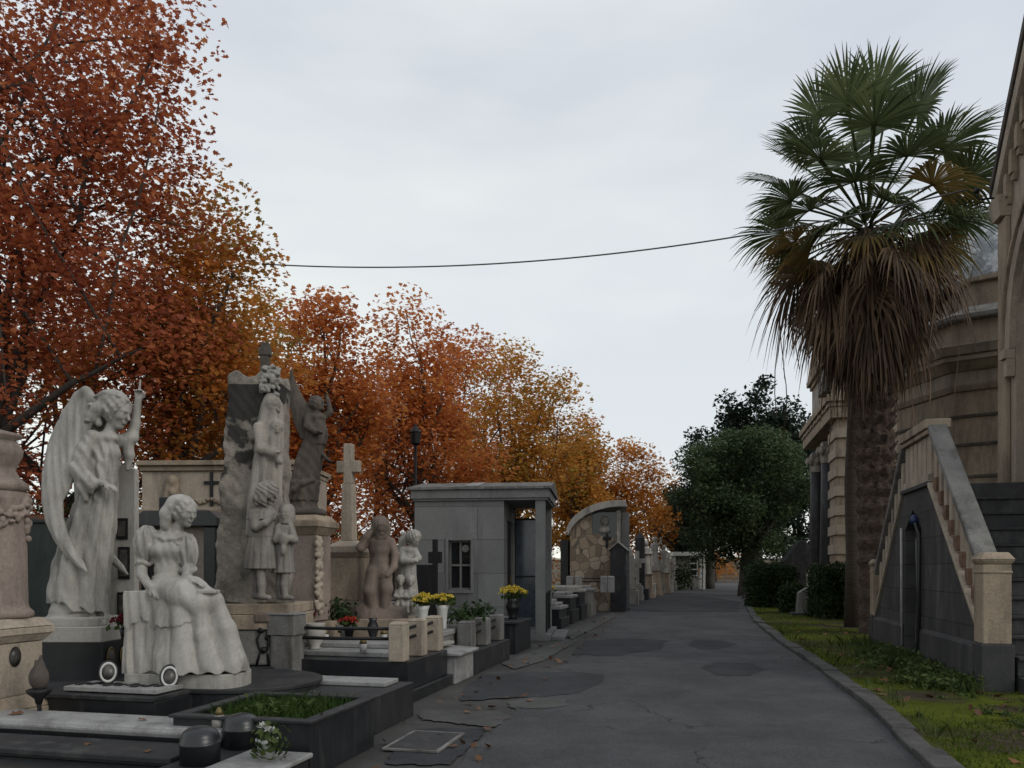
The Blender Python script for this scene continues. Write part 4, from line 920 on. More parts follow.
S.ell((0,0,12),(9,9,12),2); S.cap((0,0,18),(2,0,34),6,1.2,4); S.cap((-4,2,16),(-3,2,28),4,1.2,2); S.cap((5,-2,14),(5,-1,27),4,1.2,2); S.cap((1,-6,14),(0,-5,30),3.5,1.2,2)
S.build('flame', 'dark_statue', t, (0,0,0), 1/k)
MB().lathe([(0.02,-0.10),(0.03,-0.06),(0.075,-0.02),(0.085,0.0),(0.06,0.012),(0.001,0.012)], 18).build('bowl', 'iron', t, 0, True)
MB().tube([(0,0,-0.05),(-0.09,0.1,-0.05)], 0.015).tube([(0,0,-0.10),(0.01,0,-0.2),(0.0,0,-0.3)], [0.016,0.012,0.018]).build('bracket', 'iron', t, 0)
# ------------------------------------------------------------------ nearest graves
def nearest_grave():
    t = thing('stepped_grave', 'nearest stepped grave of pale and dark slabs with two domed end pillars', 'grave', ST(4.2,-3.9), A)
    MB().box(-1.9,1.02,-0.55,0.48,0,0.15).build('base', 'granite', t, 0.01)
    MB().box(-1.45,1.0,0.10,0.47,0.226,0.298).build('pale_slab', 'marble_slab', t, 0.03)
    MB().box(-1.35,0.98,0.14,0.45,0.152,0.225).build('slab_support', 'granite', t, 0.005)
    MB().box(-1.9,0.93,-0.28,0.075,0.168,0.215).build('dark_slab', 'granite_worn', t, 0.012)
    MB().box(-1.85,0.90,-0.24,0.07,0.152,0.167).build('slab_packing', 'granite', t, 0)
    MB().box(-1.9,0.86,-0.95,-0.56,0,0.115).build('front_slab', 'marble_slab', t, 0.015)
    MB().box(0.93,1.24,-0.42,0.40,0.152,0.185).build('end_block', 'granite_worn', t, 0.008)
    for y in (-0.23, 0.19):
        MB().lathe([(0.112*q, z_) for q, z_ in [(1,0),(1,0.105),(1.03,0.108),(1.03,0.118),(1,0.12),(0.97,0.15),(0.86,0.178),(0.62,0.198),(0.3,0.208),(0.02,0.210)]], 28, (1.09, y, 0.187)).build('domed_pillar', 'granite', t, 0, True)
nearest_grave()
for i, (s, t_, sz) in enumerate(((4.05,-4.75,0.14),(4.0,-5.0,0.07),(4.45,-4.6,0.08),(4.1,-3.7,0.06),(4.47,-3.6,0.07),(4.02,-3.2,0.05))):
    V, Q = quads_from(np.zeros((1,3)), sz, 'plane', 3.0, 40+i)
    o = npmesh('fallen_leaf', V, Q, 'leaf_dry', None, False, ST(s, t_, 0.222 if s < 4.3 else 0.306)); o['group'] = 'leaves fallen on the nearest grave'
    tag(o, 'dry brown plane leaf lying on the nearest stepped grave', 'leaf')
o = W(219, 731, 4.98); t = thing('glass_lantern', 'small clear glass grave lantern standing on the pale slab next to the domed pillars', 'grave lantern', o, 0)
MB().lathe([(0.055,0),(0.06,0.012),(0.035,0.016),(0.001,0.017)], 16).build('saucer', 'white_paint', t, 0, True)
MB().lathe([(0.025,0.018),(0.042,0.03),(0.046,0.07),(0.03,0.10),(0.024,0.105),(0.001,0.106)], 16).build('glass_body', 'marble', t, 0, True)
MB().lathe([(0.03,0.107),(0.02,0.13),(0.01,0.15),(0.001,0.152)], 12).build('lid', 'brass', t, 0, True)
t = thing('stone_ledge', 'low stone ledge with a pale top in front of the granite planter', 'ledge', ST(4.05,-2.50), A)
MB().box(-0.17,0.22,-0.40,0.22,0,0.17).build('block', 'granite_worn', t, 0.008)
MB().box(-0.18,0.24,-0.42,0.24,0.172,0.20).build('top_slab', 'marble_slab', t, 0.008)
def pot_plant():
    t = thing('potted_plant', 'white pot of leafy cream flowers standing on the low ledge before the planter', 'potted plant', ST(4.07,-2.44,0.20), 0)
    MB().lathe([(0.04,0),(0.058,0.10),(0.064,0.105),(0.064,0.125),(0.052,0.125),(0.05,0.11),(0.001,0.11)], 18).build('pot', 'white_paint', t, 0, True)
    r = np.random.default_rng(9); p = r.normal(size=(170,3))*np.array([0.042,0.042,0.05])+np.array([0.02,-0.01,0.11]); p[:,2] = np.maximum(p[:,2], 0.0)
    V, Q = quads_from(p, 0.05, 'leaf', 0.2, 9); npmesh('foliage', V, Q, 'leaf_weed', t)
    b = np.concatenate([blossom_points(c, 0.034, 40, r) for c in ((0.03,-0.05,0.18),(-0.03,0.02,0.19))])
    V, Q = quads_from(b, 0.03, 'leaf', 0.2, 10); npmesh('blooms', V, Q, 'petal_white', t)
pot_plant()
# planter with grass
t = thing('granite_planter', 'dark polished granite planter box full of green grass by the road', 'planter', ST(4.87,-2.98), A)
h = 0.37
MB().box(-0.32,0.65,-0.49,-0.44,0,h-0.022).box(-0.32,0.65,0.44,0.49,0,h-0.022).box(0.60,0.65,-0.438,0.438,0,h-0.022).box(-0.32,-0.27,-0.438,0.438,0,h-0.022).build('box', 'granite', t, 0.004)
MB().box(-0.34,0.67,-0.51,-0.42,h-0.02,h).box(-0.34,0.67,0.42,0.51,h-0.02,h).box(0.58,0.67,-0.418,0.418,h-0.02,h).box(-0.34,-0.25,-0.418,0.418,h-0.02,h).build('rim', 'granite_worn', t, 0.004)
MB().box(-0.268,0.598,-0.438,0.438,0.1,0.27).build('soil', 'earth', t, 0)
r = np.random.default_rng(12); P_ = np.stack([r.uniform(-0.24,0.57,1700), np.clip(r.normal(0.1,0.22,1700),-0.42,0.42), np.full(1700,0.26)],1)
o = blades('grass', P_, 0.115, 0.008, 'grass_lush', 13, 0.9, t); o['kind'] = 'stuff'
p = r.normal(size=(160,3))*np.array([0.16,0.14,0.03])+np.array([0.16,0.05,0.34]); V, Q = quads_from(p, 0.05, 'leaf', 0.6, 14); npmesh('leafy_weeds', V, Q, 'leaf_weed', t)['kind'] = 'stuff'
# lower dark plinth between planter and the posted grave
t = thing('plinth_grave', 'low dark plinth grave with a long pale slab behind the planter', 'grave', ST(6.15,-3.0), A)
MB().box(-0.75,0.52,-0.62,0.42,0,0.30).build('base', 'granite_worn', t, 0.008)
MB().box(-0.78,0.40,0.05,0.36,0.302,0.34).build('pale_slab', 'marble_slab', t, 0.008)
# ------------------------------------------------------------------ the rough stele with carved figures
def stele_monument():
    Y = 8.2; k = 780/Y; b = W(256, 709, Y)
    t = thing('stele_monument', 'tall rough stone stele with a cross on top, a veiled relief and two carved children', 'monument', (b.x, b.y, 0), 0)
    z = lambda py: CZ-(py-570)/k
    x = lambda px: (px-256)/k
    d = 0.62
    m = MB(); m.box(x(222),x(292),-0.36,0.6,0,z(661)); m.build('foot', 'granite', t, 0.01)
    m = MB(); m.box(x(226),x(296),-0.40,0.6,z(660.8),z(627)); m.build('rough_block', 'concrete', t, 0.02)
    m = MB(); m.box(x(222),x(301),-0.42,0.6,z(626.8),z(613)); m.box(x(225),x(299),-0.38,0.6,z(612.8),z(603)); m.build('steps', 'limestone', t, 0.01)
    S = Sculpt((-42,-24,-4),(42,50,240),1.3)         # the stele itself, in pixels: origin at px 256, py 603
    def rock(X, Yv, Zv):
        w = np.interp(Zv, [0,60,140,200,222,240],[35,33,29,26,26,22]); cx = np.interp(Zv, [0,120,200,240],[-2,-1,3,4])
        n = 0.9*np.sin(X*0.17+Zv*0.06+2*np.sin(Zv*0.045+1))+0.5*np.sin(Yv*0.3-Zv*0.13+X*0.2+1)+0.35*np.sin(0.43*Zv+0.5*X+1.7*np.sin(0.1*X))
        top = 228+3*np.sin(X*0.2+Yv*0.15)-0.10*np.abs(X-6)
        return np.maximum(np.maximum(np.abs(X-cx)-w, np.abs(Yv-3)-16), np.maximum(Zv-top, -Zv))*0.8-n*0.8
    S.put((-38,-18,0),(38,46,236), rock, 2)
    st = S.build('stele', 'rock', t, (0,0,0), 1/k); st.location = (0,0,z(603))
    # relief on the road side and the front right corner: veiled mother holding a child
    S = Sculpt((-8,-44,60),(48,34,240),1.0)
    S.robe([(66,8,-14,17,15),(100,9,-14,16,14),(140,12,-13,14,13),(172,15,-12,11.5,11),(196,16,-11,7.5,8)], [(9,1.8,0.8,0.6,0.012),(17,0.8,0.3,2,-0.01)], 3)
    S.head((17,-17,195),(0.75,-0.55,-0.35),10.5,0); 
    S.robe([(150,12,-13,13,12),(180,14,-12,12,11.5),(196,15,-11,10.5,10.5),(206,16,-11,7,7)], [(7,1.0,0.5,1,0.02)], 3)
    S.head((24,-24,172),(0.2,-0.8,0.2),7.5,1); S.chain([(22,-22,164),(20,-23,146)],[6,7],3).chain([(20,-22,148),(27,-25,138)],[4,3],2)
    S.chain([(5,-22,172),(10,-27,150),(22,-28,146)],[5,5,3.5],3).hand((22,-28,146),(1,0,0.1),(0,-0.2,1),9,0.4)
    rf = S.build('veiled_relief', 'relief', t, (0,0,0), 1/k); rf.location = (0.04,0.02,z(603))
    S = Sculpt((0,-26,170),(46,40,242),1.0); rr = random.Random(5)
    for i in range(230):
        a = rr.random(); X = 10+rr.random()*18; Zv = 188+rr.random()*44-(0 if X > 24 else 10*rr.random())*0
        if X < 24 and Zv < 208: continue
        Yv = -14+rr.uniform(-4,2) if X < 28 else rr.uniform(-12,14)
        S.ell((X if X < 28 else 29+rr.uniform(-1,2), Yv, Zv), (rr.uniform(1.2,2.8),rr.uniform(1.5,2.6),rr.uniform(1.2,2.8)), 0.5)
    iv = S.build('carved_foliage', 'marble_old', t, (0,0,0), 1/k); iv.location = (0,0,z(603))
    m = MB(); zc = z(603)+226/k
    m.box(x(260),x(268),0.0,0.08,zc-0.05,z(342)); m.build('top_cross', 'dark_statue', t, 0.006)
    m = MB(); m.box(x(258.5),x(269.5),-0.01,0.09,z(355),z(347)); m.build('cross_arm', 'dark_statue', t, 0.006)
    # the girl: origin px 262, py 600
    def child(ox, oy, Yc, name, build):
        kk = 780/Yc; S = build(); o = S.build(name, 'child', t, (ox,0,0), 1/kk); p = W(ox, oy, Yc); o.location = (p.x-b.x, p.y-b.y, p.z); return o
    def girl():
        S = Sculpt((236,-22,-2),(290,24,124),0.8)
        S.robe([(31,261,0,16.5,12),(50,261.5,0,14.5,11),(68,262,0,11.5,9.5),(78,262,0,11,9)],[(15,0.9,0.3,0,0)],2)
        S.robe([(64,262,0,12.5,10),(78,262,0,12,9.5),(88,263,0,10,8.5)],[(7,0.3,0.3,0,0)],2)
        S.robe([(80,262,0,14.5,11.5),(88,263,0,12.5,10),(94,265,0,7,7)],[(22,0.9,0.3,0,0)],1.5)
        for x0, y in ((254,3),(262,-4)): S.chain([(x0,y,34),(x0+1,y,16),(x0+1,y,4)],[4.8,4.2,3.2],1.5).chain([(x0,y,4),(x0+9,y-2,2.4)],[3.2,2.6],1.5)
        S.chain([(267,0,90),(269,0,98)],[4,4],2); S.head((270,-1,107),(0.85,-0.25,-0.3),10.5,1)
        S.ell((267,-1,109),(11,10,10),2); 
        S.chain([(262,-6,108),(259,-7,100),(260,-7,95)],[4.5,4,3],2).chain([(268,-9,106),(266,-10,98),(267,-9,95)],[4,3.4,2.6],2).chain([(261,4,106),(259,5,97)],[4.5,3.5],2)
        S.wrinkle((250,-20,88),(284,20,120), lambda x,y,z: 0.45*np.sin(1.1*z+0.9*x+1.5*np.sin(0.4*z)))
        S.chain([(256,-9,86),(259,-12,72),(270,-14,76),(277,-12,82)],[4.8,4.4,3.6,3],2); S.hand((277,-12,82),(1,0,0.3),(0,0.5,0.5),9,0.4)
        return S
    def small():
        S = Sculpt((264,-18,-2),(308,20,96),0.8)
        S.robe([(27,284,0,11,9.5),(45,284,0,9.5,8.5),(62,285,0,8.5,8),(74,285.5,0,7.5,7)],[(11,0.9,0.3,1,0.01)],2)
        for x0, y in ((280,3),(287,-3)): S.chain([(x0,y,30),(x0-2,y,16),(x0-1,y,3)],[4,3.6,2.8],1.5).chain([(x0-1,y,3),(x0+6,y-2,2.2)],[2.8,2.3],1.5)
        S.chain([(285,0,74),(285.5,0,80)],[4,4],2); S.head((286,-1,87),(-0.1,-0.9,-0.05),8,0)
        S.robe([(76,285.5,1,8,7),(84,286,2,8.6,7.6),(92,286,3,7.8,7),(97,286,3,4,4)],[(5,0.3,0.3,0,0)],1.5)
        S.chain([(279,-4,72),(279,-9,60),(286,-11,64)],[3.8,3.6,3],2).chain([(292,-3,72),(296,-6,60),(289,-11,62)],[3.8,3.6,3],2)
        S.ell((287,-11,60),(5,4,6),2).ell((287,-12,50),(3,3,6),2)
        return S
    child(262, 600, 7.75, 'girl_figure', girl); child(284, 600, 7.8, 'child_figure', small)
stele_monument()
# ------------------------------------------------------------------ dark winged angel on its pedestal
def dark_angel():
    Y = 9.3; k = 780/Y; b = W(310, 679, Y)
    t = thing('winged_angel_monument', 'dark weathered winged angel with a raised arm on a tall carved pedestal', 'monument', (b.x, b.y, 0), A)
    z = lambda py: CZ-(py-570)/k
    m = MB(); m.cbox(0,0,0,0.62,0.55,z(628)); m.cbox(0,0,z(627.8),0.54,0.48,0.08); m.build('foot', 'limestone', t, 0.01)
    MB().cbox(-0.02,0,z(620),0.38,0.40,z(536)-z(620)).build('die', 'pink_stone', t, 0.008)
    m = MB(); m.frustum(-0.02,0,z(535.8),z(528),0.38,0.40,0.52,0.52); m.cbox(-0.02,0,z(527.8),0.54,0.54,z(522)-z(527.8)); m.frustum(-0.02,0,z(521.8),z(516),0.5,0.5,0.40,0.40); m.build('cap', 'limestone', t, 0.006)
    S = Sculpt((10,-22,-2),(26,10,80),0.9); rr = random.Random(8)
    for i in range(80): S.ell((15.5+rr.uniform(0,2.2),-13+rr.uniform(-4,4),rr.random()*74),(2.4,2.6,2.8),0.8)
    q = S.build('carved_garland', 'limestone_light', t, (0,0,0), 1/k); q.location = (0,0,z(612))
    S = Sculpt((282,-26,-6),(332,26,134),0.75)       # z from py 515
    S.ell((306,0,2),(19,15,6),3).ell((300,2,8),(14,12,9),4)
    S.robe([(6,301,0,13,11),(20,301,0,13.5,11.5),(34,303,0,14,12),(55,307,0,13.5,11.5),(75,313,-1,10.5,9.5),(84,315,-1,9.5,8.5)],[(6,0.8,0.4,0.5,0.03),(13,0.6,0.2,1,-0.02)],3)
    S.robe([(14,300,0,15,12.5),(24,301,0,15.5,13),(33,303,0,15,12.5)],[(9,1.8,0.9,0.3,0.05)],2)
    S.ell((315,-1,88),(9.5,8,9),3).ell((315,-1,97),(9,7.5,5),3)
    S.robe([(70,314,-1,10.5,9.5),(80,315,-1,11,9.5),(88,315,-1,9.5,8.5)],[(11,1.2,0.6,0.3,0.05)],2)
    S.chain([(315,-1,98),(316,-2,104)],[3.8,3.6],2); S.head((316.5,-2,110),(0.7,-0.5,0.35),8.5,1)
    S.ell((313,0,111),(7,7,8),2).chain([(311,1,108),(309,2,98)],[4,3],2)
    S.chain([(320,3,98),(327,4,104),(325,3,116)],[3.6,3.2,2.2],1.5); S.hand((325,3,116),(-0.15,0,1),(0,-1,0),7,0.4)
    S.chain([(308,-6,97),(309,-12,86),(318,-14,80)],[4,3.6,2.8],2); S.hand((318,-14,80),(1,-0.2,-0.2),(0,0.3,1),8,0.5)
    S.chain([(322,-4,60),(326,-6,55),(330,-6,53)],[2,1.6,1],1)
    S.wrinkle((286,-22,4),(332,22,106), lambda x,y,z: 0.22*np.sin(0.55*x+0.5*z+0.3*y)+0.2*np.sin(0.9*x-0.3*z+2*np.sin(0.1*z)))
    S.chain([(292,-8,16),(296,-14,24),(304,-14,30),(314,-10,34)],[2.4,2.8,2.6,2],2)
    f = S.build('figure', 'dark_statue', t, (308,0,0), 1/k); f.location = (0,0,z(515)); f.rotation_euler = (0,0,-A)
    gv = lambda X, Zv: 0.4*np.sin(np.hypot(X-312,(Zv-92)*0.5)*1.2)
    S = Sculpt((278,-16,66),(324,18,152),0.75)
    S.plate([(290,147),(294,133),(300,120),(306,111),(313,103),(315,92),(312,80),(306,72),(299,76),(294,88),(289,104),(286,126)], lambda X, Zv: -3+0.05*(312-X), 2.6, 1.2, gv)
    w = S.build('wing', 'dark_statue', f, (308,0,0), 1/k)
    S = Sculpt((296,4,66),(330,40,142),0.75)
    S.plate([(312,108),(310,104),(311,98),(312,92),(310,80),(304,78),(300,88),(300,98),(306,106)], lambda X, Zv: 10+0.9*np.abs(X-314), 2.0, 1.2, gv)
    S.build('wing', 'dark_statue', f, (308,0,0), 1/k)
dark_angel()
# cross on a tall pillar
Y = 10.2; k = 780/Y; b = W(349, 670, Y); z = lambda py: CZ-(py-570)/k
t = thing('cross_monument', 'pale stone cross with a round centre on a tall slim shaft and square pedestal', 'monument', (b.x, b.y, 0), A)
m = MB(); m.cbox(0,0,0,0.62,0.62,z(600)); m.build('foot', 'limestone', t, 0.01)
m = MB(); m.cbox(0,0,z(599.8),0.44,0.44,z(558)-z(599.8)); m.build('pedestal', 'limestone', t, 0.008)
m = MB(); m.frustum(0,0,z(557.8),z(553),0.44,0.44,0.54,0.54); m.cbox(0,0,z(552.8),0.54,0.54,z(547)-z(552.8)); m.frustum(0,0,z(546.8),z(541),0.44,0.44,0.2,0.2); m.build('cap', 'limestone_light', t, 0.006)
MB().frustum(0,0,z(540.8),z(484),0.16,0.16,0.135,0.135).build('shaft', 'limestone_light', t, 0.006)
m = MB(); m.box(-0.06,0.06,-0.05,0.05,z(483.8),z(444)); m.build('cross', 'limestone_light', t, 0.012)
MB().box(-0.16,0.16,-0.045,0.045,z(473),z(461)).build('cross_arms', 'limestone_light', t, 0.012)
# mourning figure
def mourner():
    Y = 9.8; k = 780/Y; b = W(382, 605, Y)
    t = thing('mourner_statue', 'brownish stone mourner bending with one arm over the head, on a rock base', 'statue', (b.x, b.y, 0), 0)
    S = Sculpt((350,-24,-26),(412,26,92),0.85)
    S.ell((380,0,-14),(26,18,14),5).ell((366,2,-6),(13,13,12),4).ell((396,-2,-12),(12,12,12),4)
    S.robe([(-6,378,2,13,10),(10,377,1,13,10.5),(26,379,0,12.5,10.5),(38,380,0,11.5,9.5)],[(7,1.0,0.5,0.5,0.02),(13,0.5,0.2,1,0)],3)
    S.chain([(374,-5,32),(371,-9,14),(374,-8,0)],[7.5,6,4.5],3).chain([(385,-5,32),(388,-8,16),(386,-8,0)],[7.5,6,4.5],3)
    S.ell((380,0,42),(11,8.5,10),4).ell((380,0,56),(11.5,9,11),4).ell((380,-1,64),(13,8,5.5),4)
    S.chain([(369,0,64),(363,-4,59),(362,-8,57)],[4.6,4.2,4],2).chain([(362,-8,57),(368,-9,68),(375,-8,76)],[4,3.4,2.8],2); S.hand((375,-8,76),(0.8,0,0.6),(0,0.3,-1),9,0.5)
    S.chain([(391,0,63),(396,-3,50),(395,-8,38)],[4.6,4,3.4],2).chain([(395,-8,38),(389,-12,30)],[3.4,2.8],2); S.hand((389,-12,30),(-0.8,-0.2,-0.5),(0,0.5,0.3),9,0.5,-1)
    S.chain([(381,-2,66),(381.5,-5,73)],[4,4],2); S.head((382,-7,77),(0.25,-0.75,-0.6),9,1)
    S.robe([(66,382,-3,8,7),(76,382,-4,9.5,8.5),(84,381,-4,8.5,8),(89,381,-4,4,4)],[(7,0.7,0.3,0.5,0.03)],2)
    f = S.build('figure', 'brown_statue', t, (382,0,0), 1/k); f.location = (0,0,b.z)
    MB().cbox(0,0,0,0.78,0.66,b.z-0.16).build('pedestal', 'limestone', t, 0.01)
mourner()
def angel_group():
    Y = 10.3; k = 780/Y; b = W(408, 607, Y)
    t = thing('angel_group_statue', 'small white marble angel bending over two cherub children', 'statue', (b.x, b.y, 0), 0)
    S = Sculpt((386,-20,-8),(430,22,82),0.75)
    S.ell((408,0,-2),(15,13,6),3).box((408,0,-5),(15,12,4),1,2)
    S.robe([(0,408,3,11,9),(15,407,3,10.5,9),(32,407,2,9,8),(44,408,1,8,7)],[(9,1.1,0.5,0.5,0.03)],3)
    S.ell((408,0,50),(8,7,9),3).ell((409,-1,57),(9,6.5,4.5),3)
    S.chain([(411,-2,58),(414,-4,64)],[3.2,3.1],2); S.head((415,-5,68),(0.55,-0.55,-0.6),8,1); S.ell((412,-2,70),(7,6.5,6),2)
    S.chain([(402,-3,56),(404,-9,46),(413,-11,46)],[3.8,3.4,2.6],2); S.hand((413,-11,46),(1,-0.1,0),(0,-0.4,-1),7,0.4)
    S.chain([(415,0,55),(419,-5,49),(416,-10,46)],[3.6,3.2,2.6],2)
    for x0, y0 in ((402,-10),(412,-11)):
        S.ell((x0,y0,12),(5,4.5,7),2).chain([(x0,y0,18),(x0,y0,22)],[2.6,2.6],1.5); S.head((x0,y0-1,26.5),(0.1,-0.9,0.15),5.6,1)
        S.chain([(x0-2,y0-1,8),(x0-3,y0-4,2),(x0-2,y0-4,-4)],[2.8,2.5,1.8],1.5).chain([(x0+2,y0-1,8),(x0+3,y0-5,3),(x0+3,y0-4,-4)],[2.8,2.5,1.8],1.5)
        S.chain([(x0-4,y0,16),(x0-5,y0-4,11),(x0-1,y0-6,10)],[2.1,1.9,1.5],1).chain([(x0+4,y0,16),(x0+5,y0-4,11),(x0+1,y0-6,11)],[2.1,1.9,1.5],1)
    f = S.build('figure', 'marble', t, (408,0,0), 1/k); f.location = (0,0,b.z)
    S = Sculpt((388,0,30),(420,16,84),0.75); gv = lambda X, Zv: 0.35*np.sin(np.hypot(X-404,(Zv-56)*0.5)*1.3)
    S.plate([(403,54),(396,58),(397,68),(403,76),(409,72),(406,64)], lambda X, Zv: 6+0.25*(408-X), 1.7, 1, gv); S.plate([(404,54),(399,30),(393,40),(393,52),(397,62)], lambda X, Zv: 7+0.2*(408-X), 1.7, 1, gv)
    w = S.build('wing', 'marble', f, (408,0,0), 1/k)
    MB().cbox(0,0,0,0.46,0.40,b.z-0.10).build('pedestal', 'marble_old', t, 0.01)
angel_group()

# ------------------------------------------------------------------ family tomb and dark portal behind
Y = 11.8; k = 780/Y; b = W(237, 650, Y); z = lambda py: CZ-(py-570)/k
t = thing('family_tomb', 'beige stone family tomb wall with a cornice, an engraved cross and a Madonna relief', 'tomb', (b.x, b.y, 0), -0.04)
xx = lambda px: (px-237)/k
MB().box(xx(140),xx(298),0,1.6,0,z(471)).build('wall', 'limestone_light', t, 0.008)
m = MB(); m.box(xx(139),xx(299),-0.05,1.65,z(470.8),z(466)); m.box(xx(137),xx(301),-0.11,1.7,z(465.8),z(461)); m.build('cornice', 'limestone', t, 0.01)
MB().box(xx(138),xx(300),-0.04,1.64,z(513.5),z(509)).build('string_course', 'limestone', t, 0.008)
m = MB(); m.box(xx(210),xx(213),-0.03,-0.002,z(506),z(472)); m.box(xx(204),xx(209.9),-0.03,-0.002,z(484),z(481)); m.box(xx(213.1),xx(219),-0.03,-0.002,z(484),z(481)); m.build('cross', 'iron', t, 0.003)
m = MB()
for q in range(9): m.ball((xx(196+q*4),-0.02,z(501+2*math.sin(q*1.3))), (0.045,0.03,0.03), 8, 5)
m.build('carved_spray', 'limestone', t, 0, True)
S = Sculpt((-14,-10,-2),(14,10,36),0.8); S.robe([(0,0,0,9,6),(14,0,0,8,5),(24,1,0,6,4.5)],[(9,0.7,0.3,0,0.02)],2); S.head((2,-2,27),(0.5,-0.8,-0.3),6,0); S.robe([(20,1,1,6.5,5),(30,1,1,6,5),(34,1,1,3,3)],[],2); S.ell((4,-5,16),(4,3,4),2)
q = S.build('madonna_relief', 'limestone', t, (0,0,0), 1/k); q.location = (xx(171),-0.03,z(509))
Y = 9.0; k = 780/Y; b = W(182, 640, Y); xx = lambda px: (px-182)/k; z = lambda py: CZ-(py-570)/k
t = thing('granite_portal', 'dark granite portal frame round a beige tomb front behind the seated woman', 'tomb front', (b.x, b.y, 0), -0.06)
MB().box(xx(146),xx(216),0.03,0.5,0,z(526)).build('inner_wall', 'limestone_light', t, 0)
m = MB(); m.box(xx(142),xx(152),-0.05,0.52,0,z(527)); m.box(xx(206),xx(218),-0.05,0.52,0,z(527)); m.build('posts', 'granite', t, 0.01)
m = MB(); m.prism([(xx(138),z(526.8)),(xx(222),z(526.8)),(xx(222),z(518)),(xx(214),z(511)),(xx(146),z(511)),(xx(138),z(518))], 1, -0.1, 0.54); m.build('lintel', 'granite', t, 0.01)
MB().box(xx(158),xx(180),0.0,0.4,z(510.8),z(497)).build('top_block', 'granite_worn', t, 0.01)
m = MB(); m.box(xx(166),xx(192),0.005,0.028,z(585),z(535)); m.build('plaque', 'marble_old', t, 0.004)

# ------------------------------------------------------------------ graves with stone posts and iron rails
def post_fence(name, label, pts, zt, zb, rails, w=0.15, mat='limestone_light'):
    """pts: points of the posts; rails join neighbours"""
    o0 = Vector((pts[0].x, pts[0].y, 0)); t = thing(name, label, 'railing', o0, 0, None)
    for p in pts:
        q = p-o0; o = MB().cbox(0,0,0,w,w,zt-zb-0.03).frustum(0,0,zt-zb-0.029,zt-zb,w*1.04,w*1.04,w*0.8,w*0.8).build('post', mat, t, 0.01, False, (q.x,q.y,zb), A)
    for a, b_ in rails:
        for dz in (0.07,0.17):
            m = MB(); qa, qb = pts[a]-o0, pts[b_]-o0; m.tube([(qa.x,qa.y,zt-dz),((qa.x+qb.x)/2,(qa.y+qb.y)/2,zt-dz-0.01),(qb.x,qb.y,zt-dz)], 0.017, 8); m.build('rail', 'iron', t, 0, True)
    return t
t = thing('railed_grave', 'long dark granite grave with a white slab, inside stone posts and iron rails', 'grave', ST(7.75,-3.55), A)
MB().box(-1.15,0.83,-0.62,0.72,0,0.12).build('step', 'granite', t, 0.01)
MB().box(-1.12,0.78,-0.56,0.66,0.122,0.40).build('base', 'granite', t, 0.008)
MB().box(-1.05,0.55,-0.30,0.50,0.402,0.455).build('white_slab', 'marble_slab', t, 0.01)
MB().box(-0.75,0.52,0.05,0.42,0.457,0.51).build('upper_slab', 'marble_slab', t, 0.01)
post_fence('stone_post_railing', 'four pale stone posts with black rails round the long dark grave', [ST(7.22,-4.45),ST(7.22,-2.88),ST(7.75,-2.88),ST(8.28,-2.88)], 0.79, 0.402, [(0,1),(1,2),(2,3)], 0.16)
t = thing('white_box_grave', 'white marble box grave with a tilted slab between two posted graves', 'grave', ST(8.88,-2.95), A)
MB().box(-0.45,0.26,-0.42,0.30,0,0.32).build('box', 'marble_slab', t, 0.012)
m = MB(); m.prism([(-0.44,0.322),(0.32,0.322),(0.32,0.352),(-0.44,0.40)], 1, -0.46, 0.34); m.build('lid', 'marble_slab', t, 0.008)
MB().box(-0.35,0.05,-0.25,0.2,0.405,0.44).build('ledger', 'marble', t, 0.008)
t = thing('raised_grave', 'grey raised grave base carrying three stone posts and trailing plants', 'grave', ST(10.15,-3.4), A)
MB().box(-1.0,0.70,-0.95,0.95,0,0.29).build('base', 'granite_worn', t, 0.01)
MB().box(-0.9,0.40,-0.7,0.75,0.292,0.34).build('slab', 'marble_slab', t, 0.01)
MB().box(-0.8,0.30,-0.3,0.65,0.342,0.43).build('upper_slab', 'marble_slab', t, 0.01)
post_fence('short_post_railing', 'three short stone posts with rails on the grey raised grave', [ST(9.42,-2.85),ST(10.15,-2.85),ST(10.9,-2.85)], 0.66, 0.293, [(0,1),(1,2)], 0.19, 'concrete')
# trailing plants over the short posts
r = np.random.default_rng(21); P_ = []
for i in range(26):
    c = np.array(ST(9.5+1.5*r.random(), -2.98-0.2*r.random(), 0.70)); P_.append(c+r.normal(size=(14,3))*np.array([0.09,0.07,0.05]))
t = thing('trailing_plant', 'leafy trailing plant in a long trough behind the short stone posts', 'plant', ST(10.2,-3.05,0.34), A)
MB().box(-0.12,0.12,-0.75,0.75,0,0.26).build('trough', 'concrete', t, 0.01)
b = ST(10.2,-3.05,0.34); V, Q = quads_from(np.concatenate(P_)-np.array(b), 0.075, 'leaf', 0.1, 22); f = npmesh('foliage', V, Q, 'leaf_hedge', t); f.rotation_euler = (0,0,-A)
for i in range(1):
    m = MB()
    for j in range(7):
        a = j*0.9; m.tube([(0,0.62,0.26),(0.05*math.cos(a),0.62+0.05*math.sin(a),0.42),(0.14*math.cos(a),0.62+0.14*math.sin(a),0.50)], [0.008,0.007,0.003], 5)
    m.build('spiky_stems', 'leaf_hedge', t, 0)
